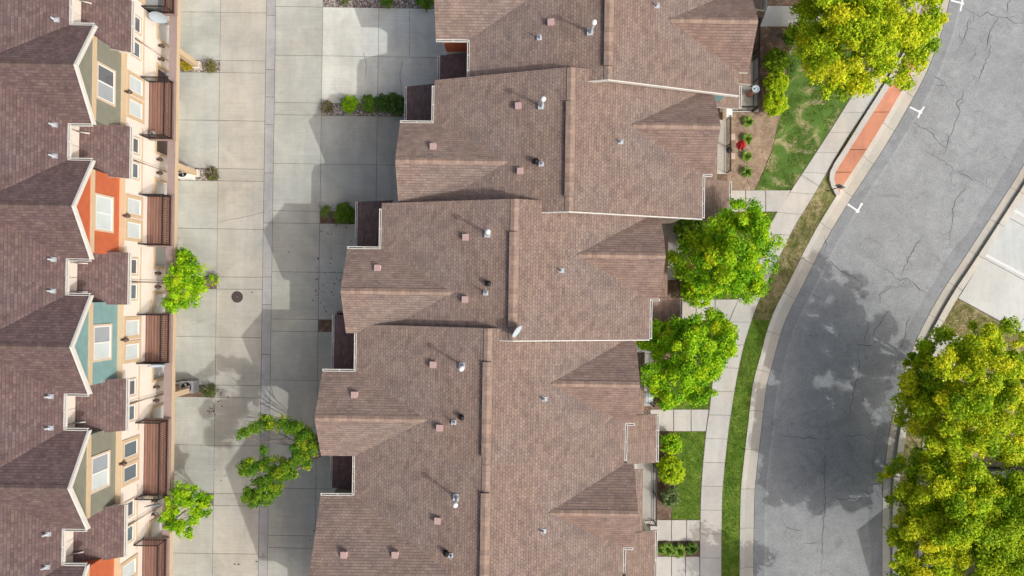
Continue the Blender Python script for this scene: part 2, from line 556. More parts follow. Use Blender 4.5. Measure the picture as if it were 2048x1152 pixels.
def box_vent_mesh():
    mb = MB()
    mb.prism([(-.2, -.19), (.2, -.19), (.2, .19), (-.2, .19)], -.12, .13, 0)
    mb.prism([(-.21, -.22), (.02, -.22), (.02, .22), (-.21, .22)], .131, .175, 0)
    mb.prism([(.022, -.22), (.24, -.22), (.24, .22), (.022, .22)], .131, .168, 0)
    return mb.mesh('roof_vent', ['pink'])


def flue_mesh():
    mb = MB()
    mb.box(-.28, .18, -.24, .24, -.12, .03, 0)
    mb.lathe([(.17, 0), (.12, .22), (.095, .24), (.095, 1.15), (.0, 1.16)], n=14)
    mb.lathe([(.10, 1.12), (.19, 1.16), (.20, 1.24), (.12, 1.32), (0, 1.34)], n=14, mat=1)
    return mb.mesh('flue', ['galv', 'white'])


def pipe_mesh(big=True):
    mb = MB()
    mb.box(-.2, .14, -.14, .14, -.07, .035, 0)
    mb.lathe([(.1, .0), (.07, .14), (.055, .15), (.055, .5 if big else .4), (.035, .5 if big else .4), (.035, .3), (0, .3)], n=10)
    return mb.mesh('vent_pipe', ['galv'])


def attic_vent_mesh():
    mb = MB()
    mb.box(-.18, .18, -.16, .16, -.1, .03, 0)
    mb.lathe([(.14, .0), (.13, .2), (.17, .22), (.17, .3), (.08, .36), (0, .37)], n=12)
    return mb.mesh('attic_vent', ['black'])


ME_BOX, ME_FLUE, ME_PIPE, ME_SPIPE, ME_ATTIC = box_vent_mesh(), flue_mesh(), pipe_mesh(), pipe_mesh(False), attic_vent_mesh()


def put(me, name, parent, loc, rz=0, rx=0, ry=0, sc=1.0):
    o = bpy.data.objects.new(name, me)
    COL.objects.link(o)
    o.parent = parent
    o.location = loc
    o.rotation_euler = (rx, ry, rz)
    o.scale = (sc, sc, sc if sc < 1 and name != 'flue' else 1.0)
    return o


def window(parent, x, y0, y1, z0, z1, face=1, split='v', glass=('glass_dark', 'glass_dark'), trim='tan2', wide=.1, name='window'):
    """window standing on a wall plane x = const, facing +x (face=1) or -x"""
    w = MB()
    s = face

    def bx(mb, a, b, ya, yb, za, zb, m=0):
        mb.box(x + s * a, x + s * b, ya, yb, za, zb, m)
    t = wide
    bx(w, -.02, .05, y0 - t, y1 + t, z1, z1 + t); bx(w, -.02, .06, y0 - t, y1 + t, z0 - t, z0)
    bx(w, -.02, .048, y0 - t, y0, z0, z1); bx(w, -.02, .048, y1, y1 + t, z0, z1)
    o = w.build(name, [trim], parent)
    f = MB()
    e = .055
    bx(f, -.02, .034, y0, y1, z0, z0 + e); bx(f, -.02, .034, y0, y1, z1 - e, z1)
    bx(f, -.02, .032, y0, y0 + e, z0 + e, z1 - e); bx(f, -.02, .032, y1 - e, y1, z0 + e, z1 - e)
    ym, zm = (y0 + y1) / 2, (z0 + z1) / 2
    if split == 'v':
        bx(f, -.02, .036, ym - .035, ym + .035, z0 + e, z1 - e)
        panes = [(y0 + e, ym - .035, z0 + e, z1 - e), (ym + .035, y1 - e, z0 + e, z1 - e)]
    elif split == 'h':
        bx(f, -.02, .036, y0 + e, y1 - e, zm - .03, zm + .03)
        panes = [(y0 + e, y1 - e, z0 + e, zm - .03), (y0 + e, y1 - e, zm + .03, z1 - e)]
    else:
        panes = [(y0 + e, y1 - e, z0 + e, z1 - e)]
    f.build('frame', ['white'], o)
    for q, g in zip(panes, glass):
        p = MB(); bx(p, -.03, .012, *q)
        p.build('pane', [g], o)
    return o


def wall_lamp(parent, x, y, z):
    mb = MB()
    mb.box(x - .02, x + .04, y - .06, y + .06, z - .1, z + .1)
    mb.tube([(x + .03, y, z + .05), (x + .12, y, z + .12), (x + .18, y, z + .06)], .018, 6)
    mb.lathe([(0, .12), (.10, .03), (.12, 0), (.075, -.2), (.03, -.24), (0, -.24)], (x + .18, y, z), 10)
    return mb.build('wall_lamp', ['lamp'], parent)


# ------------------------------------------------------------------ right-hand row of town houses
EZ, RZ = 5.7, 8.1
LE, RE = 7.17, 7.40          # eave distances left and right of the ridge
GF = 9.0                     # left gable front
GR = 7.92                    # right gable front
SLL, SLR = (RZ - EZ) / LE, (RZ - EZ) / RE
FT = .2


def right_house(label, u, v0, v1, gl, gr, side_col, front_col, oh=(.3, .3), wide=None, box_top=True, porch=True, gable_left=True,
                stuff=None, pent=True, pext=.15):
    vc, hh = (v0 + v1) / 2, (v1 - v0) / 2 / S
    root = empty('town_house', row_point(u, vc), TH, label, 'house', 'town houses in the stepped middle row')
    yt, yb = hh, -hh       # y up = towards the top of the photo
    # ---- walls
    w = MB()
    w.xprism([(-LE + .35, 0), (RE - .4, 0), (RE - .4, EZ - .08), (0, RZ - .33), (-LE + .35, EZ - .08)], yt - .02, yb + .02)
    hg = 2.28 if not wide else wide
    sg = .59 if not wide else .53
    gy = -gl / S
    gtop = EZ + hg * sg
    hr, sr = 2.25, .6
    ry = -gr / S
    rtop = EZ + hr * sr
    if gable_left:
        wb = hg - .28
        w.box(-GF + .3, -LE + .2, gy - wb, gy + wb, 0, 3.05)
    if gr is not None:
        w.box(RE - .6, GR - .12, ry - hr + .3, ry + hr - .3, 0, 2.6)
    w.build('wall', ['cream'], root)
    if gable_left:
        g = MB()
        g.yprism([(gy - wb, 3.05), (gy + wb, 3.05), (gy + wb, EZ - .1), (gy, gtop - .3), (gy - wb, EZ - .1)], -GF + .3, -LE + .2)
        g.build('gable_wall', [side_col], root)
        window(root, -GF + .3, gy - .85, gy + .85, 3.9, 5.3, -1, 'v', ('glass_mid', 'glass_dark'))
        gd = MB()
        gd.box(-GF + .24, -GF + .33, gy - 1.5, gy + 1.5, .02, 2.3)
        for k in range(4):
            for j in range(4):
                gd.box(-GF + .22, -GF + .24, gy - 1.45 + .73 * j, gy - .80 + .73 * j, .1 + .55 * k, .55 + .55 * k)
        gd.build('garage_door', ['garage'], root)
    g = MB()
    g.yprism([(ry - hr + .3, 2.6), (ry + hr - .3, 2.6), (ry + hr - .3, EZ - .1), (ry, rtop - .3), (ry - hr + .3, EZ - .1)], RE - .6, GR - .12)
    g.build('gable_wall', [front_col], root)
    window(root, GR - .12, ry - .8, ry + .8, 3.9, 5.2, 1, 'v', ('glass_mid', 'glass_dark'))
    window(root, GR - .12, ry - .7, ry + .7, .7, 2.0, 1, 'v', ('glass_dark', 'glass_mid'))
    # ---- roof
    r = MB()
    ta, tb = yt + oh[0], yb - oh[1]
    sm = [q for q, o_ in ((ta, oh[0]), (tb, oh[1])) if o_ == 0]
    r.slab([(0, ta, RZ), (-LE, ta, EZ), (-LE, tb, EZ), (0, tb, RZ)], FT, 0, 1, sm)
    r.slab([(0, ta, RZ), (0, tb, RZ), (RE, tb, EZ), (RE, ta, EZ)], FT, 0, 1, sm)
    if gable_left:
        dx = (gtop - EZ) / SLL
        xi = -LE + min(dx, LE - .05)
        for s in (1, -1):
            r.slab([(-GF, gy, gtop), (-GF, gy + s * hg, EZ), (-LE, gy + s * hg, EZ), (xi, gy, gtop)], FT, 0, 1)
        cap_strip((-GF + .02, gy, gtop), (xi + .15, gy, gtop), r, sl=sg)
    dx = (rtop - EZ) / SLR
    xi = RE - dx
    for s in (1, -1):
        r.slab([(GR, ry, rtop), (GR, ry + s * hr, EZ), (RE, ry + s * hr, EZ), (xi, ry, rtop)], FT, 3, 1)
    cap_strip((xi + .1, ry, rtop), (GR - .02, ry, rtop), r, sl=sr)
    cap_strip((0, tb + .02, RZ), (0, ta - .02, RZ), r, w=.2, sl=SLL)
    roof = r.build('roof', ['shingle', 'trim', 'cap', 'gable_shingle'], root)
    # drip edge along the lower rake
    e = MB()
    if oh[1]:
        for (xa, za), (xb, zb) in (((-LE, EZ), (0, RZ)), ((0, RZ), (RE, EZ))):
            q = [Vector((xa, tb - .002, za + .02)), Vector((xb, tb - .002, zb + .02)), Vector((xb, tb - .05, zb + .02)), Vector((xa, tb - .05, za + .02))]
            lo = [p - Vector((0, 0, .24)) for p in q]
            e.face(q[::-1], 0); e.face(lo, 0)
            for i in range(4):
                e.face([lo[i], lo[(i + 1) % 4], q[(i + 1) % 4], q[i]][::-1], 0)
        e.build('drip_edge', ['trim'], roof)
    rv = MB()
    rv.xprism([(-.24, RZ - .05), (.2, RZ - .04), (.2, RZ + .05), (0, RZ + .11), (-.24, RZ + .05)], 1.9 if box_top else 3.3, -2.9, 1)
    cap_strip((0, -2.9, RZ + .11), (0, 1.9 if box_top else 3.3, RZ + .11), rv, w=.24, up=.012, mat=0, sl=.25)
    rv.build('ridge_vent', ['cap', 'black'], roof)
    # ---- recess beside the left gable: entry roof, gutters
    if gable_left:
        ya, ybx = (yt + .7, gy + hg) if box_top else (gy - hg, yb - .3)
        er = MB()
        er.slab([(-9.05, ya, 3.2), (-9.05, ybx + (.0 if box_top else -.4) - (.3 if box_top else 0), 3.2), (-LE + .3, ybx - (.3 if box_top else .4), 4.0), (-LE + .3, ya, 4.0)], .16, 0, 1)
        eo = er.build('entry_roof', ['shingle_dark', 'trim'], root)  # plum instead of tan: the recess's shade put into the colour
        gutter((-9.05, ya, 3.2), (-9.05, ybx - .05, 3.2), 'gutter', eo, side=1)
        gutter((-LE, min(yt, ya) if box_top else ya, EZ), (-LE, ybx if box_top else yb + .02, EZ), 'gutter', roof, side=1)
        if box_top:
            gutter((-GF, gy + hg, EZ), (-LE, gy + hg, EZ), 'gutter', roof, side=-1)
            if wide is None and oh[1]:
                pass
        else:
            gutter((-GF, gy - hg, EZ), (-LE, gy - hg, EZ), 'gutter', roof, side=1)
        dr = MB(); dr.box(-LE + .29, -LE + .36, (ya + ybx) / 2 - .5, (ya + ybx) / 2 + .4, .05, 2.15)
        dr.build('door', ['door_dark'], root)
    # ---- right side: porch roof, pent roof, gutters
    py0 = (ry - hr) if box_top else yt + .0
    py1 = yb
    if porch:
        if box_top:
            pa, pb = ry - hr + .06, yb - pext
        else:
            pa, pb = yt + .0, ry + hr - .06
        p = MB()
        p.slab([(RE - .42, pa, 4.15), (RE - .42, pb, 4.15), (9.66, pb, 3.2), (9.66, pa, 3.2)], .16, 0, 1)
        po = p.build('porch_roof', ['shingle', 'trim'], root)
        gutter((9.66, pa, 3.2), (9.66, pb, 3.2), 'gutter', po, side=-1)
        gutter((RE, pa - .05 if box_top else yt + .28, EZ), (RE, yb - .28 if box_top else pb + .05, EZ), 'gutter', roof, side=-1)
        for yy in (pa - .25, pb + .25):
            q = MB(); q.box(9.2, 9.42, yy - .11, yy + .11, .02, 3.05); q.build('porch_post', ['trim'], root)
        d = MB(); d.box(RE - .41, RE - .34, (pa + pb) / 2 - .5, (pa + pb) / 2 + .45, .1, 2.2); d.build('front_door', ['door_dark'], root)
        if box_top:
            gutter((RE + .02, ry - hr, EZ), (GR, ry - hr, EZ), 'gutter', roof, side=1)
        else:
            gutter((RE + .02, ry + hr, EZ), (GR, ry + hr, EZ), 'gutter', roof, side=-1)
    if pent:
        p = MB()
        t0, t1 = ry + hr - .85, ry - hr + (.0 if box_top else .06)
        p.slab([(GR - .14, t0, 3.75), (GR - .14, t1, 3.75), (8.86, t1, 3.42), (8.86, t0, 3.42)], .14, 0, 1)
        p.build('pent_roof', ['shingle', 'trim'], root)
    # ---- things fixed to the roof, at the photo's places
    bpy.context.view_layer.update()
    inv = root.matrix_world.inverted()

    def on_roof(px, py):
        z = 7.0
        for _ in range(12):
            q = inv @ at(px, py, z)
            zz = RZ - (SLL * -q.x if q.x < 0 else SLR * q.x)
            if gable_left and q.x < -1 and abs(q.y - gy) < hg:
                zz = max(zz, gtop - sg * abs(q.y - gy)) if q.x < xi_l else zz
            z = zz
        return Vector((q.x, q.y, z))
    xi_l = -LE + min((gtop - EZ) / SLL, LE - .05)
    for kind, px, py in stuff or ():
        q = on_roof(px, py)
        sl = R(18) if q.x < 0 else R(-18)
        if kind == 'b':
            put(ME_BOX, 'roof_vent', roof, q + Vector((0, 0, .05)), 0, 0, -sl if q.x < -LE + 5 and False else (-R(12) if q.x < 0 else R(12)), sc=.76)
        elif kind == 'f':
            put(ME_FLUE, 'flue', roof, q, sc=.74)
        elif kind == 'p':
            put(ME_PIPE, 'vent_pipe', roof, q, sc=.85)
        elif kind == 's':
            put(ME_SPIPE, 'vent_pipe', roof, q, math.pi, sc=.85)
        elif kind == 'a':
            put(ME_ATTIC, 'attic_vent', roof, q, sc=.82)
    return root


HA = right_house('tan-roofed town house topmost in the middle row, orange gable showing in its corner recess', 150, -569, -360, -49, 2, 'orange', 'sage',
                 box_top=False, stuff=[('b', 1102, 46), ('f', 1182, 64), ('p', 1080, 76), ('s', 1313, 12)])
q = MB(); q.box(5.75, 6.98, -3.302, -3.275, 3.75, 5.45); q.build('side_wall', ['teal'], HA)
q = MB(); q.box(5.68, 5.75, -3.31, -3.275, 3.6, 5.5); q.box(5.75, 6.98, -3.31, -3.275, 5.452, 5.52); q.box(6.982, 7.03, -3.31, -3.275, 3.4, 5.52); q.build('corner_trim', ['tan2'], HA)
q = MB(); q.slab([(5.6, -2.3, 3.95), (5.6, -3.62, 3.95), (8.22, -3.62, 3.35), (8.22, -2.3, 3.35)], .15, 0, 1); so_ = q.build('side_roof', ['shingle', 'trim'], HA)
gutter((8.22, -2.3, 3.35), (8.22, -3.6, 3.35), 'gutter', so_, side=-1)
HB = right_house('tan-roofed town house with a teal side wall facing the small patio', 90, -360, -146, 31, -33, 'teal', 'teal',
                 stuff=[('b', 1037, 213), ('b', 867, 294), ('b', 1041, 343), ('f', 1084, 212), ('a', 1072, 323), ('p', 1084, 328), ('s', 1240, 284)])
HC = right_house('tan-roofed town house carrying the white dish, maple tree at its front porch', 2, -146, 64, 38, -28, 'sage', 'orange',
                 stuff=[('b', 932, 475), ('b', 756, 536), ('b', 931, 599), ('f', 977, 468), ('a', 977, 567), ('p', 973, 586), ('s', 1122, 541)])
HD = right_house('tan-roofed town house with the glass patio table beneath its front gable', -38, 64, 275, 40, -23, 'orange', 'sage', oh=(.3, 0), pext=.95,
                 stuff=[('b', 867, 729), ('b', 710, 789), ('b', 880, 855), ('f', 926, 732), ('a', 924, 834), ('p', 909, 845), ('s', 1088, 798)])
HE = right_house('tan-roofed town house with the widest left gable and a railed pale patio', -38, 275, 486, 111, -19, 'sage', 'teal', oh=(0, 0), wide=4.38, pext=0,
                 stuff=[('b', 876, 1040), ('b', 689, 1108), ('b', 791, 1108), ('f', 914, 995), ('a', 893, 1105), ('p', 903, 1111), ('s', 1086, 1062)])
HF = right_house('tan-roofed town house lowest in the middle row, only its porch roof in view', -38, 486, 697, 60, 30, 'teal', 'orange', oh=(0, .3),
                 box_top=False, gable_left=False)


# ------------------------------------------------------------------ left-hand row of town houses
def left_house(label, vc, col, deck=(1.4, 1.4), glass=('glass_pale', 'glass_mid'), dglass='glass_pale', doors=('door_grey', 'door_grey'), pipes=()):
    root = empty('row_house', row_point(-672, vc), TH, label, 'house', 'town houses in the left row')
    P = 3.36
    E, SM, HG, SGL = 8.6, .40, 2.44, .59
    top = E + HG * SGL
    # walls
    w = MB()
    w.xprism([(-15.8, 0), (-1.4, 0), (-1.4, E - .1), (-8.6, E + 7.4 * SM - .35), (-15.8, E - .1)], -P + .012, P - .012)
    for s in (1, -1):
        w.box(-1.42, -.05, s * 2.1, s * (P - .012), 5.6, 6.05)                 # upper front of the low wing
        w.box(-1.42, -.05, s * 2.66, s * (P - .012), 0, 2.65)                   # pier at the party line
    w.box(-1.42, -.05, -1.11, 1.11, 0, 2.65)
    w.box(-1.42, -.05, -P + .012, P - .012, 2.65, 5.6)
    for s in (1, -1):
        w.box(-1.42, -.4, s * 1.11, s * 2.66, 0, 2.65)
    w.build('wall', ['cream'], root)
    g = MB()
    g.yprism([(-2.1, 5.6), (2.1, 5.6), (2.1, E - .12), (0, top - .3), (-2.1, E - .12)], -1.42, -.3)
    g.build('gable_wall', [col], root)
    t = MB()
    t.box(-.32, -.24, -2.1, 2.1, 7.88, 8.16)
    t.build('band', ['tan'], root)
    t = MB()
    t.box(-.32, -.03, -2.12, 2.12, 5.6, 5.66)
    t.build('ledge', ['tan'], root)
    for s in (1, -1):
        t = MB(); t.box(-.06, .0, s * 1.55 if s > 0 else -1.55, s * (P - .012), 3.95, 4.08)
        t.build('belt_trim', ['tan2'], root)
    # roof
    r = MB()
    RZL = E + 7.4 * SM
    r.slab([(-1.2, -P, E), (-1.2, P, E), (-8.6, P, RZL), (-8.6, -P, RZL)], FT, 0, 1, (P, -P))
    r.slab([(-16, -P, E), (-16, P, E), (-8.6, P, RZL), (-8.6, -P, RZL)], FT, 0, 1, (P, -P))
    xi = -1.2 - (top - E) / SM
    for s in (1, -1):
        r.slab([(0, 0, top), (0, s * HG, E), (-1.2, s * HG, E), (xi, 0, top)], FT, 0, 1)
    cap_strip((xi + .1, 0, top), (-.02, 0, top), r, sl=SGL)
    cap_strip((-8.6, -P, RZL), (-8.6, P, RZL), r, sl=SM)
    roof = r.build('roof', ['shingle_dark', 'trim', 'cap_dark'], root)
    for s in (1, -1):   # white barge board on the gable rake
        e = MB()
        q = [Vector((.0, 0, top + .03)), Vector((.1, 0, top + .03)), Vector((.1, s * (HG + .02), E + .02)), Vector((.0, s * (HG + .02), E + .02))]
        lo = [p - Vector((0, 0, .24)) for p in q]
        e.face(q if s > 0 else q[::-1]); e.face(lo[::-1] if s > 0 else lo)
        for i in range(4):
            f = [lo[i], lo[(i + 1) % 4], q[(i + 1) % 4], q[i]]
            e.face(f if s > 0 else f[::-1])
        e.build('barge_board', ['trim'], roof)
        gutter((.02, s * HG, E), (-1.2, s * HG, E), 'gutter', roof, side=s)
        gutter((-1.2, s * HG, E), (-1.2, s * (P - .004), E), 'gutter', roof, side=s)
        lr = MB()
        lr.slab([(-1.38, s * 1.97, 7.42), (-1.38, s * P, 7.42), (.52, s * P, 6.2), (.52, s * 1.97, 6.2)], .16, 0, 1, (P, -P))
        lo_ = lr.build('low_roof', ['shingle_dark', 'trim'], root)
        gutter((.52, s * 1.97, 6.2), (.52, s * (P - .004), 6.2), 'gutter', lo_, side=s)
        window(root, -.05, s * 2.66 - .42, s * 2.66 + .42, 4.36, 5.2, 1, None, ('glass_blue' if s > 0 else 'glass_dark',), wide=.09)
        # entry under the beam: frame and door in a recess
        fr = MB()
        for a, b, z0, z1 in ((1.11, 1.24, 0, 2.52), (2.53, 2.66, 0, 2.52), (1.11, 2.66, 2.52, 2.67)):
            fr.box(-.06, .02, s * a, s * b, z0, z1)
        fr.build('door_frame', ['tan'], root)
        d = MB(); d.box(-.39, -.33, s * 1.24, s * 2.53, .02, 2.52)
        d.build('door', [doors[0 if s > 0 else 1]], root)
        wall_lamp(root, -.04, s * 2.96, 2.35)
    dsp = MB()
    dsp.tube([(.58, P - .16, 6.05), (.3, P - .16, 5.85), (.02, P - .16, 5.6), (.02, P - .16, .3), (.16, P - .16, .1)], .045, 8)
    dsp.build('downspout', ['tan2'], root)
    for s in (1, -1):
        ds2 = MB()
        yy = s * 2.62
        if s < 0 or True:
            ds2.tube([(-1.15, yy, 8.45), (-1.3, yy, 8.3), (-1.3, yy, 7.55), (-.95, yy, 7.25)], .04, 8)
            ds2.build('downspout', ['trim'], root)
    # gable window, balcony doors
    window(root, -.3, -.86, .86, 6.33, 7.76, 1, 'v', glass, 'tan2', .1)
    for yy in (.66, -.66):
        window(root, -.05, yy - .42, yy + .42, 4.08, 5.36, 1, None, (dglass,), 'tan', .2, 'balcony_door')
    lb = wall_lamp(root, -.06, .05, 5.62)
    # balcony
    ya, yb = -deck[1], deck[0]
    d = MB()
    d.box(-.04, 1.38, ya, yb, 3.21, 3.35)
    deck_o = d.build('balcony', ['deck'], root)
    rim = MB()
    rim.box(1.39, 1.45, ya - .04, yb + .04, 3.18, 3.33)
    rim.box(-.04, 1.39, yb + .002, yb + .05, 3.18, 3.33)
    rim.box(-.04, 1.39, ya - .05, ya - .002, 3.18, 3.33)
    rim.build('rim_joist', ['beam'], deck_o)
    rl = MB()

    def rail(a, b):
        a, b = Vector(a), Vector(b)
        L = (b - a).length
        rl.obox(a, b, .055, 4.3, 4.34); rl.obox(a, b, .04, 3.45, 3.48)
        n = max(2, round(L / .125))
        for i in range(n + 1):
            p = a.lerp(b, i / n)
            h = .022 if i in (0, n) else .011
            rl.box(p.x - h, p.x + h, p.y - h, p.y + h, 3.35, 4.3)
    rail((1.34, ya + .03, 0), (1.34, yb - .03, 0))
    rail((0, yb - .03, 0), (1.34, yb - .03, 0))
    rail((0, ya + .03, 0), (1.34, ya + .03, 0))
    rl.build('railing', ['black'], deck_o)
    # beam along the front of the decks, and its post
    b = MB()
    b.box(1.0, 1.42, -P + .001, P - .001, 2.76, 3.09, 0)
    b.box(.96, 1.39, -P + .001, P - .001, 3.093, 3.15, 1)
    b.build('beam', ['tan', 'beam'], root)
    p = MB()
    p.box(1.02, 1.34, P - .16, P + .16, .3, 2.755)
    po = p.build('post', ['tan'], root)
    p = MB(); p.box(.96, 1.4, P - .22, P + .22, 0, .3)
    p.build('post_base', ['trim'], po)
    # roof pipes
    bpy.context.view_layer.update()
    inv = root.matrix_world.inverted()
    for px, py in pipes:
        z = 9.2
        for _ in range(10):
            q = inv @ at(px, py, z)
            z = E + SM * (-1.2 - q.x)
        put(ME_SPIPE, 'vent_pipe', roof, Vector((q.x, q.y, z)), math.pi, sc=.82)
    return root


LH = [
    left_house('plum-roofed row house at the top edge, its brown balcony cut by the photo edge', -556, 'teal', (1.5, 1.5), dglass='glass_pale'),
    left_house('plum-roofed row house with a sage gable, blue bin under its balcony', -341, 'sage', (1.3, 2.0), ('glass_mid', 'glass_dark'), 'glass_pale', ('door_dark', 'door_dark'), pipes=[(111, 40), (107, 250)]),
    left_house('plum-roofed row house with an orange gable', -126, 'orange', (1.45, 1.4), ('glass_pale', 'glass_pale'), 'glass_pale', ('door_grey', 'door_grey'), pipes=[(107, 312), (105, 519)]),
    left_house('plum-roofed row house with a teal gable', 89, 'teal', (1.4, 1.4), ('glass_pale', 'glass_mid'), 'glass_pale', pipes=[(104, 582), (99, 793)]),
    left_house('plum-roofed row house with a sage gable above dark balcony doors and the longest balcony', 304, 'sage', (2.05, 2.3), ('glass_pale', 'glass_mid'), 'glass_blue', pipes=[(99, 856), (94, 1068)]),
    left_house('plum-roofed row house at the bottom edge, corner of its orange gable in view', 519, 'orange', (1.9, 1.5), dglass='glass_pale', pipes=[(92, 1134)]),
]

# house hidden beyond the trees on the far side of the street
hx = empty('corner_house', at(1926, 1184), .271, 'cream house beyond the trees, mostly out of the frame at lower right', 'house')
b_ = MB(); b_.xprism([(.5, -.1), (10.5, -.1), (10.5, 6.8), (5.5, 8.7), (.5, 6.8)], -12.5, -.5)
b_.build('wall', ['cream'], hx)
b_ = MB()
b_.slab([(0, -13, 6.85), (0, 0, 6.85), (5.5, 0, 9), (5.5, -13, 9)], .2, 0, 1)
b_.slab([(11, -13, 6.85), (11, 0, 6.85), (5.5, 0, 9), (5.5, -13, 9)], .2, 0, 1)
b_.build('roof', ['shingle', 'trim'], hx)
for yy in (-9, -6, -3):
    window(hx, .5, yy - .7, yy + .7, 1.0, 2.4, -1, 'v')
    window(hx, .5, yy - .7, yy + .7, 4.2, 5.6, -1, 'v')


# ------------------------------------------------------------------ ground, alley, street
def poly_px(pts, z=0.0):
    return [tuple(at(x, y, 0.0).xy) for x, y in pts]


def sheet(name, pts, z, mat, depth=.25):
    mb = MB(); mb.prism(poly_px(pts), z - depth, z, 0)
    return tag(mb.build(name, [mat]), kind='structure')


mb = MB(); mb.prism([(-160, -160), (160, -160), (160, 160), (-160, 160)], -.6, -.28)
tag(mb.build('ground', ['soil']), kind='structure')

# alley: poured slabs with open joints over a dark bed
mb = MB()
mb.prism([tuple(row_point(u, v).xy) for u, v in ((-740, -760), (-120, -760), (-120, 760), (-740, 760))], -.2, -.022)
tag(mb.build('alley_bed', ['joint']), kind='structure')
rng = random.Random(3)
mb = MB()


def slab_px(u0, u1, v0, v1, tint, gap=.42):
    q = [row_point(u0 + gap, v0 + gap), row_point(u1 - gap, v0 + gap), row_point(u1 - gap, v1 - gap), row_point(u0 + gap, v1 - gap)]
    mb.prism([(p.x, p.y) for p in q], -.12, 0, 0, tint=tint, bottom=False)


def vj(y, x):   # photo point on the ground -> row v
    return (y - CY) + TH * (x - CX)


pitch = 216.5
planters_l = [vj(131.5, 395) + pitch * k for k in range(-2, 5)]
for k, vp in enumerate(planters_l):
    for u0, u1, col in ((-735, -591, 0), (-591, -499.5, 1)):
        t = rng.uniform(.96, 1.03)
        if col == 1:
            slab_px(u0, u1, vp - 11.5, vp + 13, (t * 1.02, t * .985, t * .96))
        for a, b in ((vp + 13, vp + 109), (vp + 109, vp + pitch - 11.5)):
            t = rng.uniform(.96, 1.03)
            slab_px(u0, u1, a, b, (t * .985, t, t) if col == 0 else (t * 1.03, t * .985, t * .955))
planters_r = [vj(219, 700) + k * pitch for k in range(-2, 5)]
for k, vp in enumerate(planters_r):
    for j, (u0, u1) in enumerate(((-481, -386.5), (-386.5, -274.5), (-274.5, -130))):
        if j == 0:
            t = rng.uniform(.97, 1.02)
            slab_px(u0, u1, vp - 12, vp + 12.5, (t, t, t * .98))
        for a, b in ((vp + 12.5, vp + 110), (vp + 110, vp + pitch - 12)):
            t = rng.uniform(.96, 1.03)
            if k == 1 and j > 0: t *= 1.45
            slab_px(u0, u1, a, b, (t, t, t * .99))
tag(mb.build('alley', ['concrete']), kind='structure')
mb = MB()
vv = -760
while vv < 760:
    L = rng.choice((97, 108, 100, 55))
    t = rng.uniform(.9, 1.1)
    q = [row_point(-499.5 + .6, vv + .5), row_point(-481 - .6, vv + .5), row_point(-481 - .6, vv + L - .5), row_point(-499.5 + .6, vv + L - .5)]
    mb.prism([(p.x, p.y) for p in q], -.12, -.006, 0, tint=(t, t, t * 1.01), bottom=False)
    vv += L
tag(mb.build('alley_gutter', ['gutterpan']), kind='structure')

# planters in the joints of the alley (soil or gravel beds)
for vp, m_ in zip(planters_l[1:6], ('gravel', 'gravel', 'gravel', 'mulch', 'mulch')):
    mb = MB(); q = [row_point(u, v) for u, v in ((-676, vp - 10.8), (-591.6, vp - 10.8), (-591.6, vp + 12.2), (-676, vp + 12.2))]
    mb.prism([(p.x, p.y) for p in q], -.2, .012)
    tag(mb.build('planting_bed', [m_]), kind='structure')
for vp, m_, u1 in zip(planters_r[1:6], ('gravel', 'gravel', 'mulch', 'mulch', 'mulch'), (-150, -215, -300, -330, -320)):
    mb = MB(); q = [row_point(u, v) for u, v in ((-386, vp - 11.4), (u1, vp - 11.4), (u1, vp + 11.9), (-386, vp + 11.9))]
    mb.prism([(p.x, p.y) for p in q], -.2, .012)
    tag(mb.build('planting_bed', [m_]), kind='structure')
# hairline cracks in the slabs are their own thin sunk lines
mb = MB()


def ribbon(mb, pts, w, z, mat=0, jitter=0.0, tint=(1, 1, 1), taper=False):
    P_ = [at(x, y, 0) for x, y in pts]
    if jitter:
        Q = []
        for a, b in zip(P_[:-1], P_[1:]):
            n = max(1, int((b - a).length / .17))
            for i in range(n):
                p = a.lerp(b, i / n)
                Q.append(p + Vector((rng.uniform(-1, 1), rng.uniform(-1, 1), 0)) * jitter)
        Q.append(P_[-1]); P_ = Q
    nP = len(P_)
    L_, R_ = [], []
    for i, p in enumerate(P_):
        d = P_[min(i + 1, nP - 1)] - P_[max(i - 1, 0)]
        n = Vector((-d.y, d.x, 0)); n.normalize()
        ww = w * (rng.uniform(.5, 1.4) if jitter else 1)
        if taper: ww *= max(.15, 1 - abs(2 * i / (nP - 1) - 1) ** 3)
        L_.append(p + n * ww / 2); R_.append(p - n * ww / 2)
    for i in range(nP - 1):
        q = [L_[i], R_[i], R_[i + 1], L_[i + 1]]
        mb.face([(p.x, p.y, z) for p in q], mat, tint=tint)


for pts in ([(437, 443), (475, 437), (527, 425)], [(727, 105), (733, 130), (730, 160)], [(806, 120), (800, 145), (803, 190)], [(819, 20), (820, 70), (818, 110)], [(641, 404), (655, 410), (668, 419)]):
    ribbon(mb, pts, .018, .004, 0, .015)
tag(mb.build('alley_cracks', ['crack']), kind='structure')

# street
AL = [(1990, -330), (1958, -200), (1929, -100), (1902, 0), (1888, 57), (1864, 125), (1842, 172), (1816, 219), (1768, 300), (1699, 406), (1651, 486), (1606, 575), (1570, 648), (1547, 729), (1535, 776), (1525, 859), (1516, 938), (1511, 998), (1509, 1151), (1509, 1450)]
AR = [(2245, -270), (2208, -140), (2180, -30), (2155, 70), (2138, 130), (2110, 200), (2085, 260), (2048, 332), (2012, 390), (1933, 512), (1888, 580), (1846, 656), (1820, 716), (1800, 781), (1783, 850), (1774, 914), (1768, 961), (1766, 1060), (1766, 1151), (1766, 1450)]


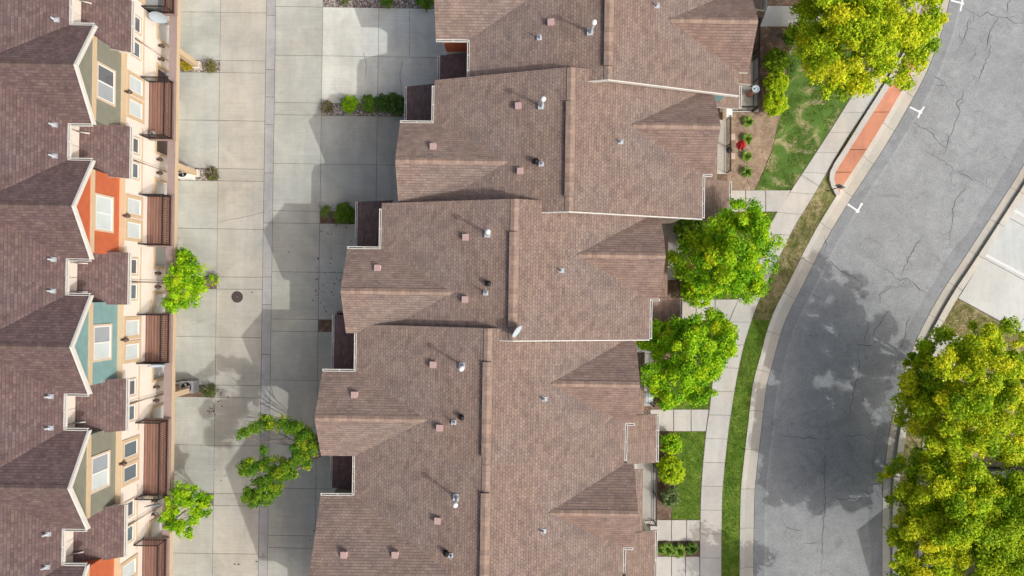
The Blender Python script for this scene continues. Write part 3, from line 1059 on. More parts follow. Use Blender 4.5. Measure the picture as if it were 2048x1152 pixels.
def dense(pl, n=120):
    """Catmull-Rom through the points, evenly respaced"""
    P_ = [Vector((x, y, 0)) for x, y in pl]
    out = []
    for i in range(len(P_) - 1):
        p0, p1, p2, p3 = P_[max(i - 1, 0)], P_[i], P_[i + 1], P_[min(i + 2, len(P_) - 1)]
        for k in range(14):
            t = k / 14
            out.append(.5 * ((2 * p1) + (p2 - p0) * t + (2 * p0 - 5 * p1 + 4 * p2 - p3) * t * t + (3 * p1 - p0 - 3 * p2 + p3) * t ** 3))
    out.append(P_[-1])
    d = [0]
    for a, b in zip(out[:-1], out[1:]): d.append(d[-1] + (b - a).length)
    res = []
    j = 0
    for i in range(n + 1):
        s = d[-1] * i / n
        while j < len(d) - 2 and d[j + 1] < s: j += 1
        f = (s - d[j]) / max(1e-6, d[j + 1] - d[j])
        p = out[j].lerp(out[j + 1], f)
        res.append((p.x, p.y))
    return res


def offset(pl, o):
    """shift a line sideways; plus is to the left of the photo's down direction (towards +x)"""
    res = []
    for i, (x, y) in enumerate(pl):
        a, b = pl[max(i - 1, 0)], pl[min(i + 1, len(pl) - 1)]
        d = Vector((b[0] - a[0], b[1] - a[1], 0)).normalized()
        res.append((x + d.y * o, y - d.x * o))
    return res


AL, AR = dense(AL), dense(AR)
RZ0 = -.13


def strip(mb, A, B, z, mat=0, tint=(1, 1, 1), z2=None):
    for i in range(len(A) - 1):
        q = [at(*A[i]), at(*A[i + 1]), at(*B[i + 1]), at(*B[i])]
        zz = [z, z, z2 if z2 is not None else z, z2 if z2 is not None else z]
        mb.face([(p.x, p.y, h) for p, h in zip(q, zz)], mat, tint=tint)


road = MB()
cols = 14
for c in range(cols):
    A_ = [(a[0] + (b[0] - a[0]) * c / cols, a[1] + (b[1] - a[1]) * c / cols) for a, b in zip(AL, AR)]
    B_ = [(a[0] + (b[0] - a[0]) * (c + 1) / cols, a[1] + (b[1] - a[1]) * (c + 1) / cols) for a, b in zip(AL, AR)]
    strip(road, A_, B_, RZ0)
# newer, darker asphalt strips along both gutters with a pale seam
strip(road, offset(AL, 0), offset(AL, 21), RZ0 + .004, 0, (.88, .885, .90))
strip(road, offset(AL, 21), offset(AL, 26), RZ0 + .004, 0, (1.07, 1.07, 1.07))
wob = [24 + 9 * mnoise.noise(Vector((i * .22, 0, 3))) for i in range(len(AR))]
Rin = [(o[0] - 0, o[1]) for o in AR]
inner = [offset(AR, -w)[i] for i, w in enumerate(wob)]
strip(road, inner, AR, RZ0 + .004, 0, (.82, .83, .85))
cr = RZ0 + .008


def rc(x, y, s=3.84):   # crop coordinates of the street's enlarged views
    return (x, y)


cracks = [
    [(1930, 17), (1946, 22), (1963, 31), (1976, 22), (1998, 33), (2016, 35), (2035, 47), (2060, 44)], [(1944, 28), (1937, 55), (1930, 80), (1920, 95)],
    [(2000, 33), (1989, 50), (1980, 75), (1972, 105)], [(2016, 28), (2020, 5), (2025, -10)], [(1985, 105), (1975, 118), (1968, 140), (1957, 170)],
    [(1957, 103), (1950, 115), (1938, 126)], [(1866, 145), (1873, 154), (1890, 160), (1893, 170), (1898, 180)], [(1871, 164), (1878, 169), (1892, 170)],
    [(1945, 160), (1932, 175), (1927, 190), (1916, 207), (1923, 222), (1915, 240), (1905, 265), (1895, 290), (1888, 319)],
    [(1841, 289), (1858, 304), (1887, 319), (1910, 338), (1942, 356), (1968, 368), (1990, 378), (2002, 385)], [(1942, 356), (1930, 380), (1912, 400), (1908, 418), (1909, 440), (1901, 465), (1904, 480), (1902, 492)],
    [(1651, 512), (1665, 524), (1680, 540), (1705, 552), (1730, 568)], [(1755, 530), (1785, 545), (1795, 558), (1810, 560), (1817, 556), (1800, 575), (1775, 575), (1765, 580)],
    [(1817, 556), (1835, 572), (1852, 585), (1865, 593)], [(1786, 610), (1775, 630), (1762, 648), (1752, 660), (1748, 680), (1752, 690)], [(1711, 680), (1720, 690), (1740, 690), (1752, 694)],
    [(1720, 694), (1717, 710), (1722, 730), (1715, 760), (1708, 790), (1702, 820), (1697, 850)], [(1738, 645), (1735, 665), (1730, 685)], [(1785, 570), (1760, 590), (1762, 605)],
    [(1653, 876), (1652, 900), (1650, 940), (1652, 990), (1646, 1075), (1647, 1110), (1645, 1152)], [(1575, 1058), (1590, 1062), (1605, 1064)], [(1604, 1088), (1620, 1090), (1638, 1087)],
    [(1820, 630), (1815, 660), (1806, 690), (1795, 705)], [(1690, 876), (1720, 870), (1745, 878)], [(1651, 505), (1655, 490), (1650, 480)], [(1665, 998), (1700, 1000), (1740, 995)],
    [(1806, 548), (1828, 500), (1850, 470)], [(1900, 300), (1860, 262), (1820, 240)], [(1560, 870), (1600, 876), (1653, 878)],
]
for pts in cracks:
    ribbon(road, pts, .028, cr, 1, .07, taper=True)
    for _ in range(2):      # hairline offshoots
        i_ = rng.randrange(len(pts) - 1); f_ = rng.random()
        bx_, by_ = pts[i_][0] + (pts[i_ + 1][0] - pts[i_][0]) * f_, pts[i_][1] + (pts[i_ + 1][1] - pts[i_][1]) * f_
        an_ = rng.uniform(0, 6.28); ln_ = rng.uniform(10, 30)
        ribbon(road, [(bx_, by_), (bx_ + math.cos(an_) * ln_ * .5, by_ + math.sin(an_) * ln_ * .5), (bx_ + math.cos(an_ + .4) * ln_, by_ + math.sin(an_ + .4) * ln_)], .013, cr, 1, .06, taper=True)
for a in ([(1822, 213), (1842, 223)], [(1851, 212), (1843, 224), (1838, 235)], [(1904, -1), (1928, 5)], [(1928, -6), (1926, 8), (1923, 21)], [(1699, 409), (1717, 421)], [(1717, 422), (1725, 408)]):
    ribbon(road, a, .11, cr + .003, 2)
for d in ((1843, 223, .13), (1717, 421.5, .13), (1927, 5, .12), (1725, 408, .09), (1699, 409, .08)):
    p = at(d[0], d[1])
    road.face([(p.x + d[2] * math.cos(t), p.y + d[2] * math.sin(t), cr + .006) for t in [k * math.pi / 5 for k in range(10)]], 2)
tag(road.build('street', ['asphalt', 'crack', 'paint']), kind='structure')


def kerb(name, line, o0, o1, o2, blocks=95):
    """gutter pan from o0 to o1, raised kerb from o1 to o2, cut into pours"""
    lines = [offset(line, o) for o in (o0, o1, (o1 * .87 + o2 * .13), o2)]
    mb = MB()
    n = len(line) - 1
    step = 5
    for s in range(0, n, step):
        e = min(n, s + step)
        t = rng.uniform(.94, 1.05)
        tt = (t * 1.02, t, t * .95)
        for i in range(s, e):
            q = []
            for L_ in lines:
                a, b = at(*L_[i]), at(*L_[i + 1])
                if i == e - 1: b = a.lerp(b, 1 - .022 / max(.1, (b - a).length))
                q.append((a, b))
            zs = (RZ0 + .006, RZ0 + .012, .03, .032)

            def f(j, k, za, zb):
                mb.face([(q[j][0].x, q[j][0].y, za), (q[j][1].x, q[j][1].y, za), (q[k][1].x, q[k][1].y, zb), (q[k][0].x, q[k][0].y, zb)][::1 if o2 < 0 else -1], 0, tint=tt)
            tt = (t * .95, t * .93, t * .88); f(0, 1, zs[0], zs[1]); tt = (.62, .6, .57); f(1, 2, zs[1], zs[2]); tt = (t * 1.1, t * 1.09, t * 1.05); f(2, 3, zs[2], zs[3]); f(3, 3, zs[3], zs[3]) if False else None  # kerb face darkened: painted shade line together with gutter dirt
            a, b = q[3]
            mb.face([(a.x, a.y, zs[3]), (b.x, b.y, zs[3]), (b.x, b.y, -.3), (a.x, a.y, -.3)], 0, tint=tt)
    return tag(mb.build(name, ['walk']), kind='structure')


mb = MB()
strip(mb, offset(AL, -33), AL, RZ0 - .012); strip(mb, AR, offset(AR, 36), RZ0 - .012)
tag(mb.build('kerb_bed', ['joint']), kind='structure')
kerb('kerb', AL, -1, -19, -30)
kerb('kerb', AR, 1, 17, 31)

# soil under the front yards, then lawns, walks
SWL = [(1960, -330), (1880, -160), (1840, -80), (1810, 0), (1765, 90), (1709, 184), (1648, 281), (1583, 380), (1555, 423), (1535, 462), (1505, 530), (1477, 599), (1456, 650), (1438, 706), (1427, 753), (1419, 820), (1413, 860), (1406, 930), (1401.5, 1008), (1400, 1152), (1400, 1450)]
SWR = [(2000, -330), (1921, -160), (1881, -80), (1850, 0), (1805, 95), (1749, 193), (1690, 281), (1624, 395), (1591, 448), (1570, 490), (1545, 540), (1513, 612), (1497, 658), (1484, 703), (1470, 773), (1457, 858), (1447, 951), (1443.5, 1008), (1442, 1152), (1442, 1450)]
SWL, SWR = dense(SWL, 160), dense(SWR, 160)
yard = [(1180, -300)] + [(x, y) for x, y in offset(AL, -29)] + [(1180, 1450)]
sheet('yard_soil', yard, -.012, 'mulch')
# parkway between walk and kerb
mb = MB()


def between(A, B, y0, y1, z, mat):
    """quads between two lines that both run down the photo, cut at photo heights"""
    def xs(L_, y):
        for a, b in zip(L_[:-1], L_[1:]):
            if a[1] <= y <= b[1]: return a[0] + (b[0] - a[0]) * (y - a[1]) / (b[1] - a[1])
        return L_[-1][0]
    m = MB()
    n = max(2, int((y1 - y0) / 12))
    for i in range(n):
        ya, yb = y0 + (y1 - y0) * i / n, y0 + (y1 - y0) * (i + 1) / n
        q = [(xs(A, ya), ya), (xs(A, yb), yb), (xs(B, yb), yb), (xs(B, ya), ya)]
        p = [at(*c) for c in q]
        m.face([(v.x, v.y, z) for v in p], 0)
    return m


KL = offset(AL, -29.5)
tag(between(SWR, KL, 395, 640, .0, 0).build('parkway_turf', ['lawn_dry']), kind='structure')
tag(between(SWR, KL, 640, 1450, .0, 0).build('parkway_turf', ['lawn']), kind='structure')
tag(between(SWR, KL, -300, 395, .0, 0).build('parkway_turf', ['lawn_dry']), kind='structure')
# sidewalk panels
mb = MB()
t_ = 0
i = 0
while i < 160:
    e = min(160, i + 4)
    t = rng.uniform(.965, 1.035)
    for k in range(i, e):
        q = [at(*SWL[k]), at(*SWL[k + 1]), at(*SWR[k + 1]), at(*SWR[k])]
        if k == e - 1:
            f = 1 - .022 / max(.1, (q[1] - q[0]).length)
            q[1] = q[0].lerp(q[1], f); q[2] = q[3].lerp(q[2], f)
        mb.face([(p.x, p.y, .03) for p in q], 0, tint=(t, t, t))
    i = e
tag(mb.build('sidewalk', ['walk']), kind='structure')
mb = MB()
strip(mb, offset(SWL, -1.2), offset(SWR, 1.0), .012)
tag(mb.build('sidewalk_bed', ['joint']), kind='structure')


def walk(pts_list, z=.034):
    mb = MB()
    for pts in pts_list:
        t = rng.uniform(.97, 1.03)
        mb.prism(poly_px(pts), -.1, z, 0, tint=(t, t, t))
    return tag(mb.build('front_walk', ['walk']), kind='structure')


def hwalk(x0, x1a, x1b, y0, y1, cuts):
    xs = [x0] + list(cuts)
    out = []
    for a, b in zip(xs, xs[1:] + [None]):
        if b is None: out.append([(a + .7, y0), (x1a, y0), (x1b, y1), (a + .7, y1)])
        else: out.append([(a + .7, y0), (b - .7, y0), (b - .7, y1), (a + .7, y1)])
    return out


walk(hwalk(1455, 1581, 1556, 381, 423, (1491, 1531)))
walk(hwalk(1330, 1476, 1458, 599, 640, (1392, 1430)))
walk(hwalk(1300, 1417, 1411, 819, 862, (1347, 1382)))
walk(hwalk(1300, 1399, 1399, 1040, 1081, (1343, 1373)))
walk(hwalk(1300, 1398.5, 1398.5, 1113, 1160, (1343, 1371)))
walk([[(1535, 12), (1640, 14), (1640, 53), (1520, 53)]])

sheet('lawn', [(1511, 381), (1527, 345), (1545, 300), (1556, 250), (1566, 200), (1575, 150), (1580, 60), (1585, 54), (1770, 54), (1764, 90), (1708, 184), (1647, 281), (1582, 380)], .0, 'lawn_bare')
sheet('lawn', [(1420, 425), (1553, 425), (1534, 462), (1504, 530), (1476, 598), (1390, 598), (1400, 500)], .0, 'lawn')
sheet('lawn', [(1350, 641), (1457, 641), (1437, 706), (1426, 753), (1418, 818), (1343, 818), (1346, 760), (1352, 700)], .0, 'lawn')
sheet('lawn', [(1349, 863), (1412, 863), (1405, 930), (1400.5, 1008), (1400, 1039), (1342, 1039), (1350, 1000), (1356, 950), (1350, 900)], .0, 'lawn')
sheet('mulch_bed', [(1455, 225), (1563, 225), (1554, 255), (1543, 300), (1525, 345), (1509, 380), (1455, 380)], -.004, 'drymulch')
# patios
sheet('patio', [(1462, 150), (1517, 115), (1517, 224), (1440, 224), (1440, 180)], .02, 'walk')
sheet('patio', [(1225, 925), (1311, 925), (1311, 1047), (1225, 1047)], .02, 'walk')
sheet('patio', [(1225, 680), (1306, 680), (1306, 812), (1225, 812)], .02, 'gutterpan')
sheet('patio', [(1320, 440), (1364, 440), (1364, 560), (1300, 560)], .02, 'gutterpan')
sheet('patio', [(1425, 240), (1454, 240), (1454, 348), (1425, 348)], .02, 'walk')

# raised salmon strip with its own white kerb
outer = [(1757, 185), (1722, 240), (1688, 295), (1668, 325), (1658, 345), (1657, 360), (1661, 374), (1671, 393)]
inner_ = [(1767, 190), (1731, 246), (1697, 300), (1677, 331), (1668, 347), (1666, 358), (1669, 370), (1676, 386)]
mb = MB()
top_o = [(1845, 35), (1800, 115)] + outer
top_i = [(1855, 40), (1810, 120)] + inner_
for i in range(len(top_o) - 1):
    q = poly_px([top_o[i], top_o[i + 1], top_i[i + 1], top_i[i]])
    mb.prism(q, -.2, .16, 0)
tag(mb.build('planter_kerb', ['walk']), kind='structure')
KI = [(x, y) for x, y in KL if 30 < y < 390]
mb = MB()
cuts = [30, 100, 170, 225, 300, 345, 390]


def xat(L_, y):
    for a, b in zip(L_[:-1], L_[1:]):
        if a[1] <= y <= b[1]: return a[0] + (b[0] - a[0]) * (y - a[1]) / (b[1] - a[1])
    return L_[-1][0] if y > L_[-1][1] else L_[0][0]


for a, b in zip(cuts[:-1], cuts[1:]):
    sk = 13
    n = 6
    a, b = a + .7, b - .7
    t = rng.uniform(.9, 1.1)
    left, right = [], []
    for j in range(n + 1):
        y = a + (b - a) * j / n
        left.append((xat(top_i, y - sk * .0) + .5, y)); right.append((max(xat(KL, y) - 1.5, xat(top_i, y) + .6), y))
    q = poly_px(left + right[::-1])
    mb.prism(q, -.2, .115, 0, tint=(t, t, t * (.98 if a > 330 else 1)))
tag(mb.build('salmon_pavement', ['redslab']), kind='structure')

# far side of the street
sheet('lawn', [(2400, -200), (2340, 0)] + [(x, y) for x, y in offset(AR, 31) if -200 < y < 1440][:] + [(1797, 1450), (2600, 1450), (2600, -200)], -.03, 'lawn_dry')
sheet('lot_apron', [(1915, 596), (1957, 526), (2049, 396), (2120, 290), (2400, 420), (2400, 900), (2052, 675)], .0, 'joint')
mb = MB()
dx, dy = (2046 - 1911) , (672 - 599)
du = Vector((135, 73, 0)).normalized(); dv = Vector((84, -133, 0)).normalized()
o_ = Vector((1916, 596, 0))
for a in range(0, 4):
    for b in range(0, 5):
        w_, h_ = 133, 95
        c0 = o_ + du * (a * w_) + dv * (b * h_)
        q = [c0 + du * .6, c0 + du * (w_ - .6), c0 + du * (w_ - .6) + dv * (h_ - 1), c0 + du * .6 + dv * (h_ - 1)]
        t = rng.uniform(.98, 1.06)
        mb.prism(poly_px([(p.x, p.y) for p in q]), -.1, .022, 0, tint=(t, t, t))
for p0, p1 in (((1969, 509), (2060, 557)), ((2028, 421), (2110, 466))):
    a, b = Vector((p0[0], p0[1], 0)), Vector((p1[0], p1[1], 0))
    d = (b - a).normalized(); n = Vector((-d.y, d.x, 0))
    for o2 in (-1.4, 1.4):
        q = [a + n * (o2 - .9), b + n * (o2 - .9), b + n * (o2 + .9), a + n * (o2 + .9)]
        mb.face([(*at(p.x, p.y).xy, .027) for p in q], 1)
tag(mb.build('parking_lot', ['lot', 'paint']), kind='structure')
mb = MB()
pth = [((1885, 656), (1938, 684)), ((1872, 684), (1916, 716)), ((1862, 720), (1902, 750)), ((1855, 780), (1893, 796)), ((1848, 850), (1885, 858)), ((1842, 920), (1878, 925)), ((1838, 1000), (1874, 1002)), ((1836, 1160), (1872, 1160))]
for (a, b), (c, d) in zip(pth[:-1], pth[1:]):
    t = rng.uniform(.96, 1.04)
    mb.prism(poly_px([a, b, d, c]), -.1, .02, 0, tint=(t, t, t))
tag(mb.build('far_sidewalk', ['walk']), kind='structure')


# ------------------------------------------------------------------ grass blades
def in_poly(P_, poly):
    x, y = P_[:, 0], P_[:, 1]
    ins = np.zeros(len(P_), bool)
    n = len(poly)
    for i in range(n):
        (x1, y1), (x2, y2) = poly[i], poly[(i + 1) % n]
        c = ((y1 > y) != (y2 > y)) & (x < (x2 - x1) * (y - y1) / (y2 - y1 + 1e-12) + x1)
        ins ^= c
    return ins


def np_object(name, V, F_, cols, mats, per_vert_cols=True):
    me = bpy.data.meshes.new(name)
    nv, nf, k = len(V), len(F_), F_.shape[1]
    me.vertices.add(nv); me.loops.add(nf * k); me.polygons.add(nf)
    me.vertices.foreach_set('co', V.astype(np.float32).ravel())
    me.loops.foreach_set('vertex_index', F_.astype(np.int32).ravel())
    me.polygons.foreach_set('loop_start', np.arange(0, nf * k, k, dtype=np.int32))
    a = me.color_attributes.new('tint', 'FLOAT_COLOR', 'POINT')
    c = np.ones((nv, 4), np.float32); c[:, :3] = cols
    a.data.foreach_set('color', c.ravel())
    for m in mats: me.materials.append(M[m])
    me.update(calc_edges=True)
    o = bpy.data.objects.new(name, me)
    COL.objects.link(o)
    return o


def grass(poly_pix, dens, seed, pal, keep=None, h=(.04, .09), z=0.0, wid=.03):
    g = np.random.default_rng(seed)
    poly = np.array(poly_px(poly_pix))
    lo, hi = poly.min(0), poly.max(0)
    n = int(dens * np.prod(hi - lo))
    P_ = g.uniform(lo, hi, (n, 2))
    P_ = P_[in_poly(P_, poly)]
    val = np.array([mnoise.fractal(Vector((x * .8, y * .8, seed)), 1, 2, 4) for x, y in P_])
    if keep is not None:
        m = val + g.normal(0, .1, len(P_)) < keep
        P_, val = P_[m], val[m]
    n = len(P_)
    a = g.uniform(0, 2 * np.pi, n); hgt = g.uniform(*h, n); w = wid * g.uniform(.6, 1.3, n)
    lean = g.normal(0, .05, (n, 2))
    b0 = np.c_[P_[:, 0] - np.cos(a) * w / 2, P_[:, 1] - np.sin(a) * w / 2, np.full(n, z)]
    b1 = np.c_[P_[:, 0] + np.cos(a) * w / 2, P_[:, 1] + np.sin(a) * w / 2, np.full(n, z)]
    t = np.c_[P_ + lean, z + hgt]
    V = np.stack([b0, b1, t], 1).reshape(-1, 3)
    F_ = np.arange(3 * n).reshape(-1, 3)
    pal = np.array(pal)
    f = np.clip(.5 + val * 1.2 + g.normal(0, .22, n), 0, .999) * (len(pal) - 1)
    i0 = f.astype(int); ff = (f - i0)[:, None]
    c = pal[i0] * (1 - ff) + pal[i0 + 1] * ff
    c = c * g.uniform(.75, 1.25, (n, 1))
    o = np_object('grass', V, F_, np.repeat(c, 3, 0), ['needle'])
    return tag(o, kind='stuff')


GP = [(.09, .18, .02), (.14, .26, .025), (.2, .31, .04), (.3, .36, .09)]
GD = [(.12, .2, .03), (.24, .25, .07), (.42, .36, .17), (.56, .48, .28)]
o = grass([(1511, 381), (1527, 345), (1545, 300), (1556, 250), (1566, 200), (1575, 150), (1580, 60), (1768, 60), (1764, 90), (1708, 184), (1647, 281), (1582, 380)], 420, 1, GP, keep=.12)
tag(o, 'patchy green lawn with bare tan spots beside the mulch bed', 'grass')
o = grass([(1420, 425), (1553, 425), (1534, 462), (1504, 530), (1476, 598), (1390, 598), (1400, 500)], 380, 2, GP)
tag(o, 'mown grass around the maple tree', 'grass')
o = grass([(1350, 641), (1457, 641), (1437, 706), (1426, 753), (1418, 818), (1343, 818)], 380, 3, GP)
tag(o, 'mown grass below the second maple', 'grass')
o = grass([(1349, 863), (1412, 863), (1405, 930), (1400.5, 1008), (1400, 1039), (1342, 1039), (1350, 1000), (1356, 950), (1350, 900)], 420, 4, GP)
tag(o, 'small green lawn beside the round yellow shrub', 'grass')
PK = [(xat(SWR, y) + 1, y) for y in range(400, 1161, 20)] + [(xat(KL, y) - 1, y) for y in range(1160, 399, -20)]
low = [p for p in PK if p[1] >= 620]; up_ = [p for p in PK if p[1] <= 640]
o = grass(up_, 380, 5, GD); tag(o, 'dry brownish strip of turf between walk and kerb', 'grass')
o = grass(low, 400, 6, GP); tag(o, 'green strip of turf between walk and kerb', 'grass')
o = grass([(1884, 651), (1912, 600), (2050, 676), (2050, 700), (1945, 688)], 380, 7, GD); tag(o, 'dry grass triangle beside the parking lot', 'grass')


# ------------------------------------------------------------------ trees and shrubs
def leaf_cloud(lobes, n, size, pal, seed, flat=.75, clump=.4, cover=2.0, reach=(.45, 1.12), up=.75):
    """lobes: (x, y, z, radius). Each lobe carries leaf sprays of radius about clump, whose outer shells are set with leaves"""
    g = np.random.default_rng(seed)
    cs, rs = [], []
    for x, y, z, R_ in lobes:
        rho = min(clump, R_ * .62)
        m = max(3, int(cover * (R_ / rho) ** 2))
        d = g.normal(size=(m, 3)); d /= np.linalg.norm(d, axis=1)[:, None]
        d[:, 2] = np.where(d[:, 2] < -.25, -d[:, 2], d[:, 2])
        rad = R_ * (reach[0] + (reach[1] - reach[0]) * g.uniform(0, 1, m) ** .7)
        c = d * rad[:, None]; c[:, 2] *= flat
        cs.append(c + np.array([x, y, z])); rs.append(rho * g.uniform(.5, 1.3, m))
    C = np.concatenate(cs); Q = np.concatenate(rs); ns = len(C)
    w_ = Q ** 2 * g.uniform(.45, 1.4, ns); w_ /= w_.sum()
    si = g.choice(ns, n, p=w_)
    d = g.normal(size=(n, 3)); d /= np.linalg.norm(d, axis=1)[:, None]
    d[:, 2] = np.where(d[:, 2] < -.35, -d[:, 2], d[:, 2])
    stretch = g.uniform(.75, 1.3, (ns, 3)); stretch[:, 2] *= .7
    P_ = C[si] + d * Q[si][:, None] * stretch[si] * np.abs(g.normal(.92, .26, n))[:, None]
    N = g.normal(size=(n, 3)) * .7 + d * .7; N[:, 2] = N[:, 2] + up; N /= np.linalg.norm(N, axis=1)[:, None]
    T = np.cross(N, g.normal(size=(n, 3))); T /= np.linalg.norm(T, axis=1)[:, None]
    B = np.cross(N, T)
    s = size * g.uniform(.6, 1.4, n)[:, None]
    fold = N * s * .15
    V = np.stack([P_ - T * s * .6, P_ + B * s * .42 + fold, P_ + T * s * .75, P_ - B * s * .42 + fold], 1).reshape(-1, 3)
    F_ = np.arange(4 * n).reshape(-1, 4)
    tone = np.clip(g.beta(2.2, 2.2, ns), 0, .999)
    hue = g.normal(0, .05, ns)
    pal = np.array(pal)
    f = np.clip(tone[si] + g.normal(0, .2, n), 0, .999) * (len(pal) - 1)
    i0 = f.astype(int); ff = (f - i0)[:, None]
    c = pal[i0] * (1 - ff) + pal[np.minimum(i0 + 1, len(pal) - 1)] * ff
    c = c * g.uniform(.82, 1.2, (n, 1)) * (1 + np.c_[hue[si], np.zeros(n), -hue[si]])
    return V, F_, np.repeat(np.clip(c, 0.002, .85), 4, 0), C


def limbs(mb, base, ends, z_split, r0, rng_):
    """tapered trunk with limbs reaching the clump centres"""
    base = Vector(base)
    fork = base + Vector((rng_.uniform(-.15, .15), rng_.uniform(-.15, .15), z_split))
    mb.tube([base, base.lerp(fork, .3) + Vector((.03, -.02, 0)), base.lerp(fork, .7) + Vector((-.03, .03, 0)), fork], r0, 9, r1=r0 * .72, cap=False)
    for e in ends:
        e = Vector(e)
        d = e - fork
        m1 = fork + d * .35 + Vector((rng_.uniform(-.15, .15), rng_.uniform(-.15, .15), d.z * .15 + .1))
        m2 = fork + d * .7 + Vector((rng_.uniform(-.12, .12), rng_.uniform(-.12, .12), d.z * .08 + .1))
        mb.tube([fork, m1, m2, e], r0 * .42, 6, r1=.015, cap=False)
        for _ in range(3):
            q = m2 + Vector((rng_.uniform(-.6, .6), rng_.uniform(-.6, .6), rng_.uniform(.1, .5)))
            mb.tube([m1.lerp(m2, rng_.random()), q], .03, 5, r1=.008, cap=False)


def tree(label, base_px, lobes_px, n, size, pal, seed, clump=.3, r0=.14, cat='tree', name='tree', group=None, split=None, mat='leaf', flat=.75, **kw):
    """lobes given as (photo x, photo y, height, radius in photo pixels)"""
    rg = random.Random(seed)
    b = at(base_px[0], base_px[1], 0)
    root = empty(name, b, 0, label, cat, group)
    lobes = []
    for px, py, z, r in lobes_px:
        p = at(px, py, z)
        lobes.append((p.x - b.x, p.y - b.y, z, r / S * (H - z) / H))
    V, F_, c, C = leaf_cloud(lobes, n, size, pal, seed, clump=clump, flat=flat, **kw)
    o = np_object('crown', V, F_, c, [mat]); o.parent = root
    mb = MB()
    zs = [l[2] for l in lobes]
    limbs(mb, (0, 0, -.05), [l[:3] for l in lobes][::max(1, len(lobes) // 9)], split or max(.25, min(zs) * .55), r0, rg)
    mb.build('trunk', ['bark'], root)
    return root


YG = [(.18, .32, .012), (.35, .52, .014), (.51, .66, .016), (.66, .73, .02), (.79, .71, .03)]
LG = [(.07, .2, .008), (.17, .42, .01), (.33, .63, .012), (.47, .7, .014), (.6, .7, .02)]
MG = [(.08, .2, .018), (.13, .28, .02), (.19, .34, .03), (.28, .4, .05)]
DG = [(.05, .13, .025), (.09, .18, .035), (.14, .24, .05)]
YS = [(.22, .4, .012), (.38, .57, .014), (.52, .68, .016), (.62, .7, .02)]

TR = 'street trees'
tree('big yellow-green tree overhanging the salmon pavement at the top', (1680, 140),
     [(1640, 40, 6, 55), (1625, 100, 5.5, 45), (1690, 20, 7.5, 65), (1700, 90, 7.2, 70), (1650, 150, 5, 40), (1735, 150, 5.5, 42), (1760, 60, 7, 62), (1790, 110, 6, 50), (1820, 40, 6.5, 50), (1845, 75, 5.5, 32),
      (1600, 50, 5, 28), (1770, -20, 7, 70), (1840, -15, 6, 45), (1680, -40, 7, 70), (1690, 165, 5, 30), (1610, 20, 5, 30), (1800, 140, 5, 28)], 72000, .105, YG, 11, clump=.4, cover=1.5, r0=.2, group=TR, split=2.4)
tree('bright green maple beside the porch of the house carrying the dish', (1450, 525),
     [(1475, 430, 5, 32), (1440, 470, 5, 40), (1490, 480, 5.5, 45), (1395, 490, 4, 38), (1450, 530, 6, 52), (1505, 535, 5, 40), (1390, 540, 4, 36), (1445, 565, 4.6, 32), (1488, 568, 4.6, 32), (1530, 490, 4.5, 22), (1360, 515, 3.5, 18), (1500, 440, 4.6, 20), (1535, 515, 4.2, 14)],
     42000, .09, LG, 12, clump=.3, r0=.13, group=TR)
tree('bright green maple between two front walks with a pale bare twig at its edge', (1385, 715),
     [(1422, 642, 4.6, 18), (1440, 664, 4.8, 20), (1390, 670, 4.8, 34), (1340, 670, 4.4, 36), (1310, 690, 4, 26), (1375, 710, 5.4, 50), (1430, 690, 5, 36), (1460, 665, 4.4, 14), (1320, 735, 4.4, 34), (1400, 755, 4.8, 38), (1350, 765, 4.4, 36), (1310, 760, 3.8, 20), (1385, 785, 4.2, 20), (1435, 725, 4.5, 22)],
     40000, .09, LG, 13, clump=.3, r0=.12, group=TR)
tree('yellow crown with gaps nearest the parking lot', (1900, 765),
     [(1848, 842, 5, 36), (1890, 905, 5.2, 42), (1850, 722, 5, 38), (1815, 795, 4.6, 26), (1838, 790, 5, 36), (1850, 895, 5, 34), (1810, 830, 4.5, 20), (1960, 780, 4.6, 55), (2030, 790, 4.8, 55), (1900, 810, 4.6, 50), (2040, 880, 4.8, 50), (1870, 700, 5.5, 40), (1930, 690, 6.5, 52), (1990, 690, 6.5, 50), (1850, 760, 5.6, 42), (1910, 760, 7.5, 60), (1975, 760, 7.2, 62), (2035, 720, 6, 50), (1850, 810, 5.4, 42), (1900, 830, 6.5, 55), (1960, 830, 7, 55), (2030, 800, 6.5, 55), (1825, 720, 4.6, 18), (1820, 770, 4.4, 18), (1875, 880, 5.6, 45), (1930, 890, 6, 45), (1985, 890, 6, 40)],
     92000, .1, YG, 14, clump=.36, cover=1.15, r0=.2, group=TR, split=2.4)
tree('yellow-green crown reaching over the kerb near the bottom right', (1830, 985),
     [(1850, 925, 5, 36), (1890, 945, 5.4, 40), (1815, 1040, 4.8, 34), (1795, 1075, 4.6, 22), (1800, 1140, 4.8, 30), (1850, 1000, 4.4, 45), (1900, 1040, 4.4, 50), (1880, 1090, 4.4, 45), (1950, 1000, 4.6, 50), (1800, 950, 4.8, 32), (1840, 960, 5.6, 42), (1820, 1010, 5.4, 38), (1880, 990, 6.5, 50), (1930, 970, 6.2, 45), (1860, 1050, 6, 48), (1815, 1070, 5, 32), (1920, 1040, 6.8, 52), (1770, 955, 4.2, 12), (1785, 985, 4.4, 18), (1800, 1110, 5, 30), (1850, 1110, 5.6, 42), (1905, 1105, 6, 45)],
     70000, .1, YG, 15, clump=.36, cover=1.2, r0=.16, group=TR, split=2.0)
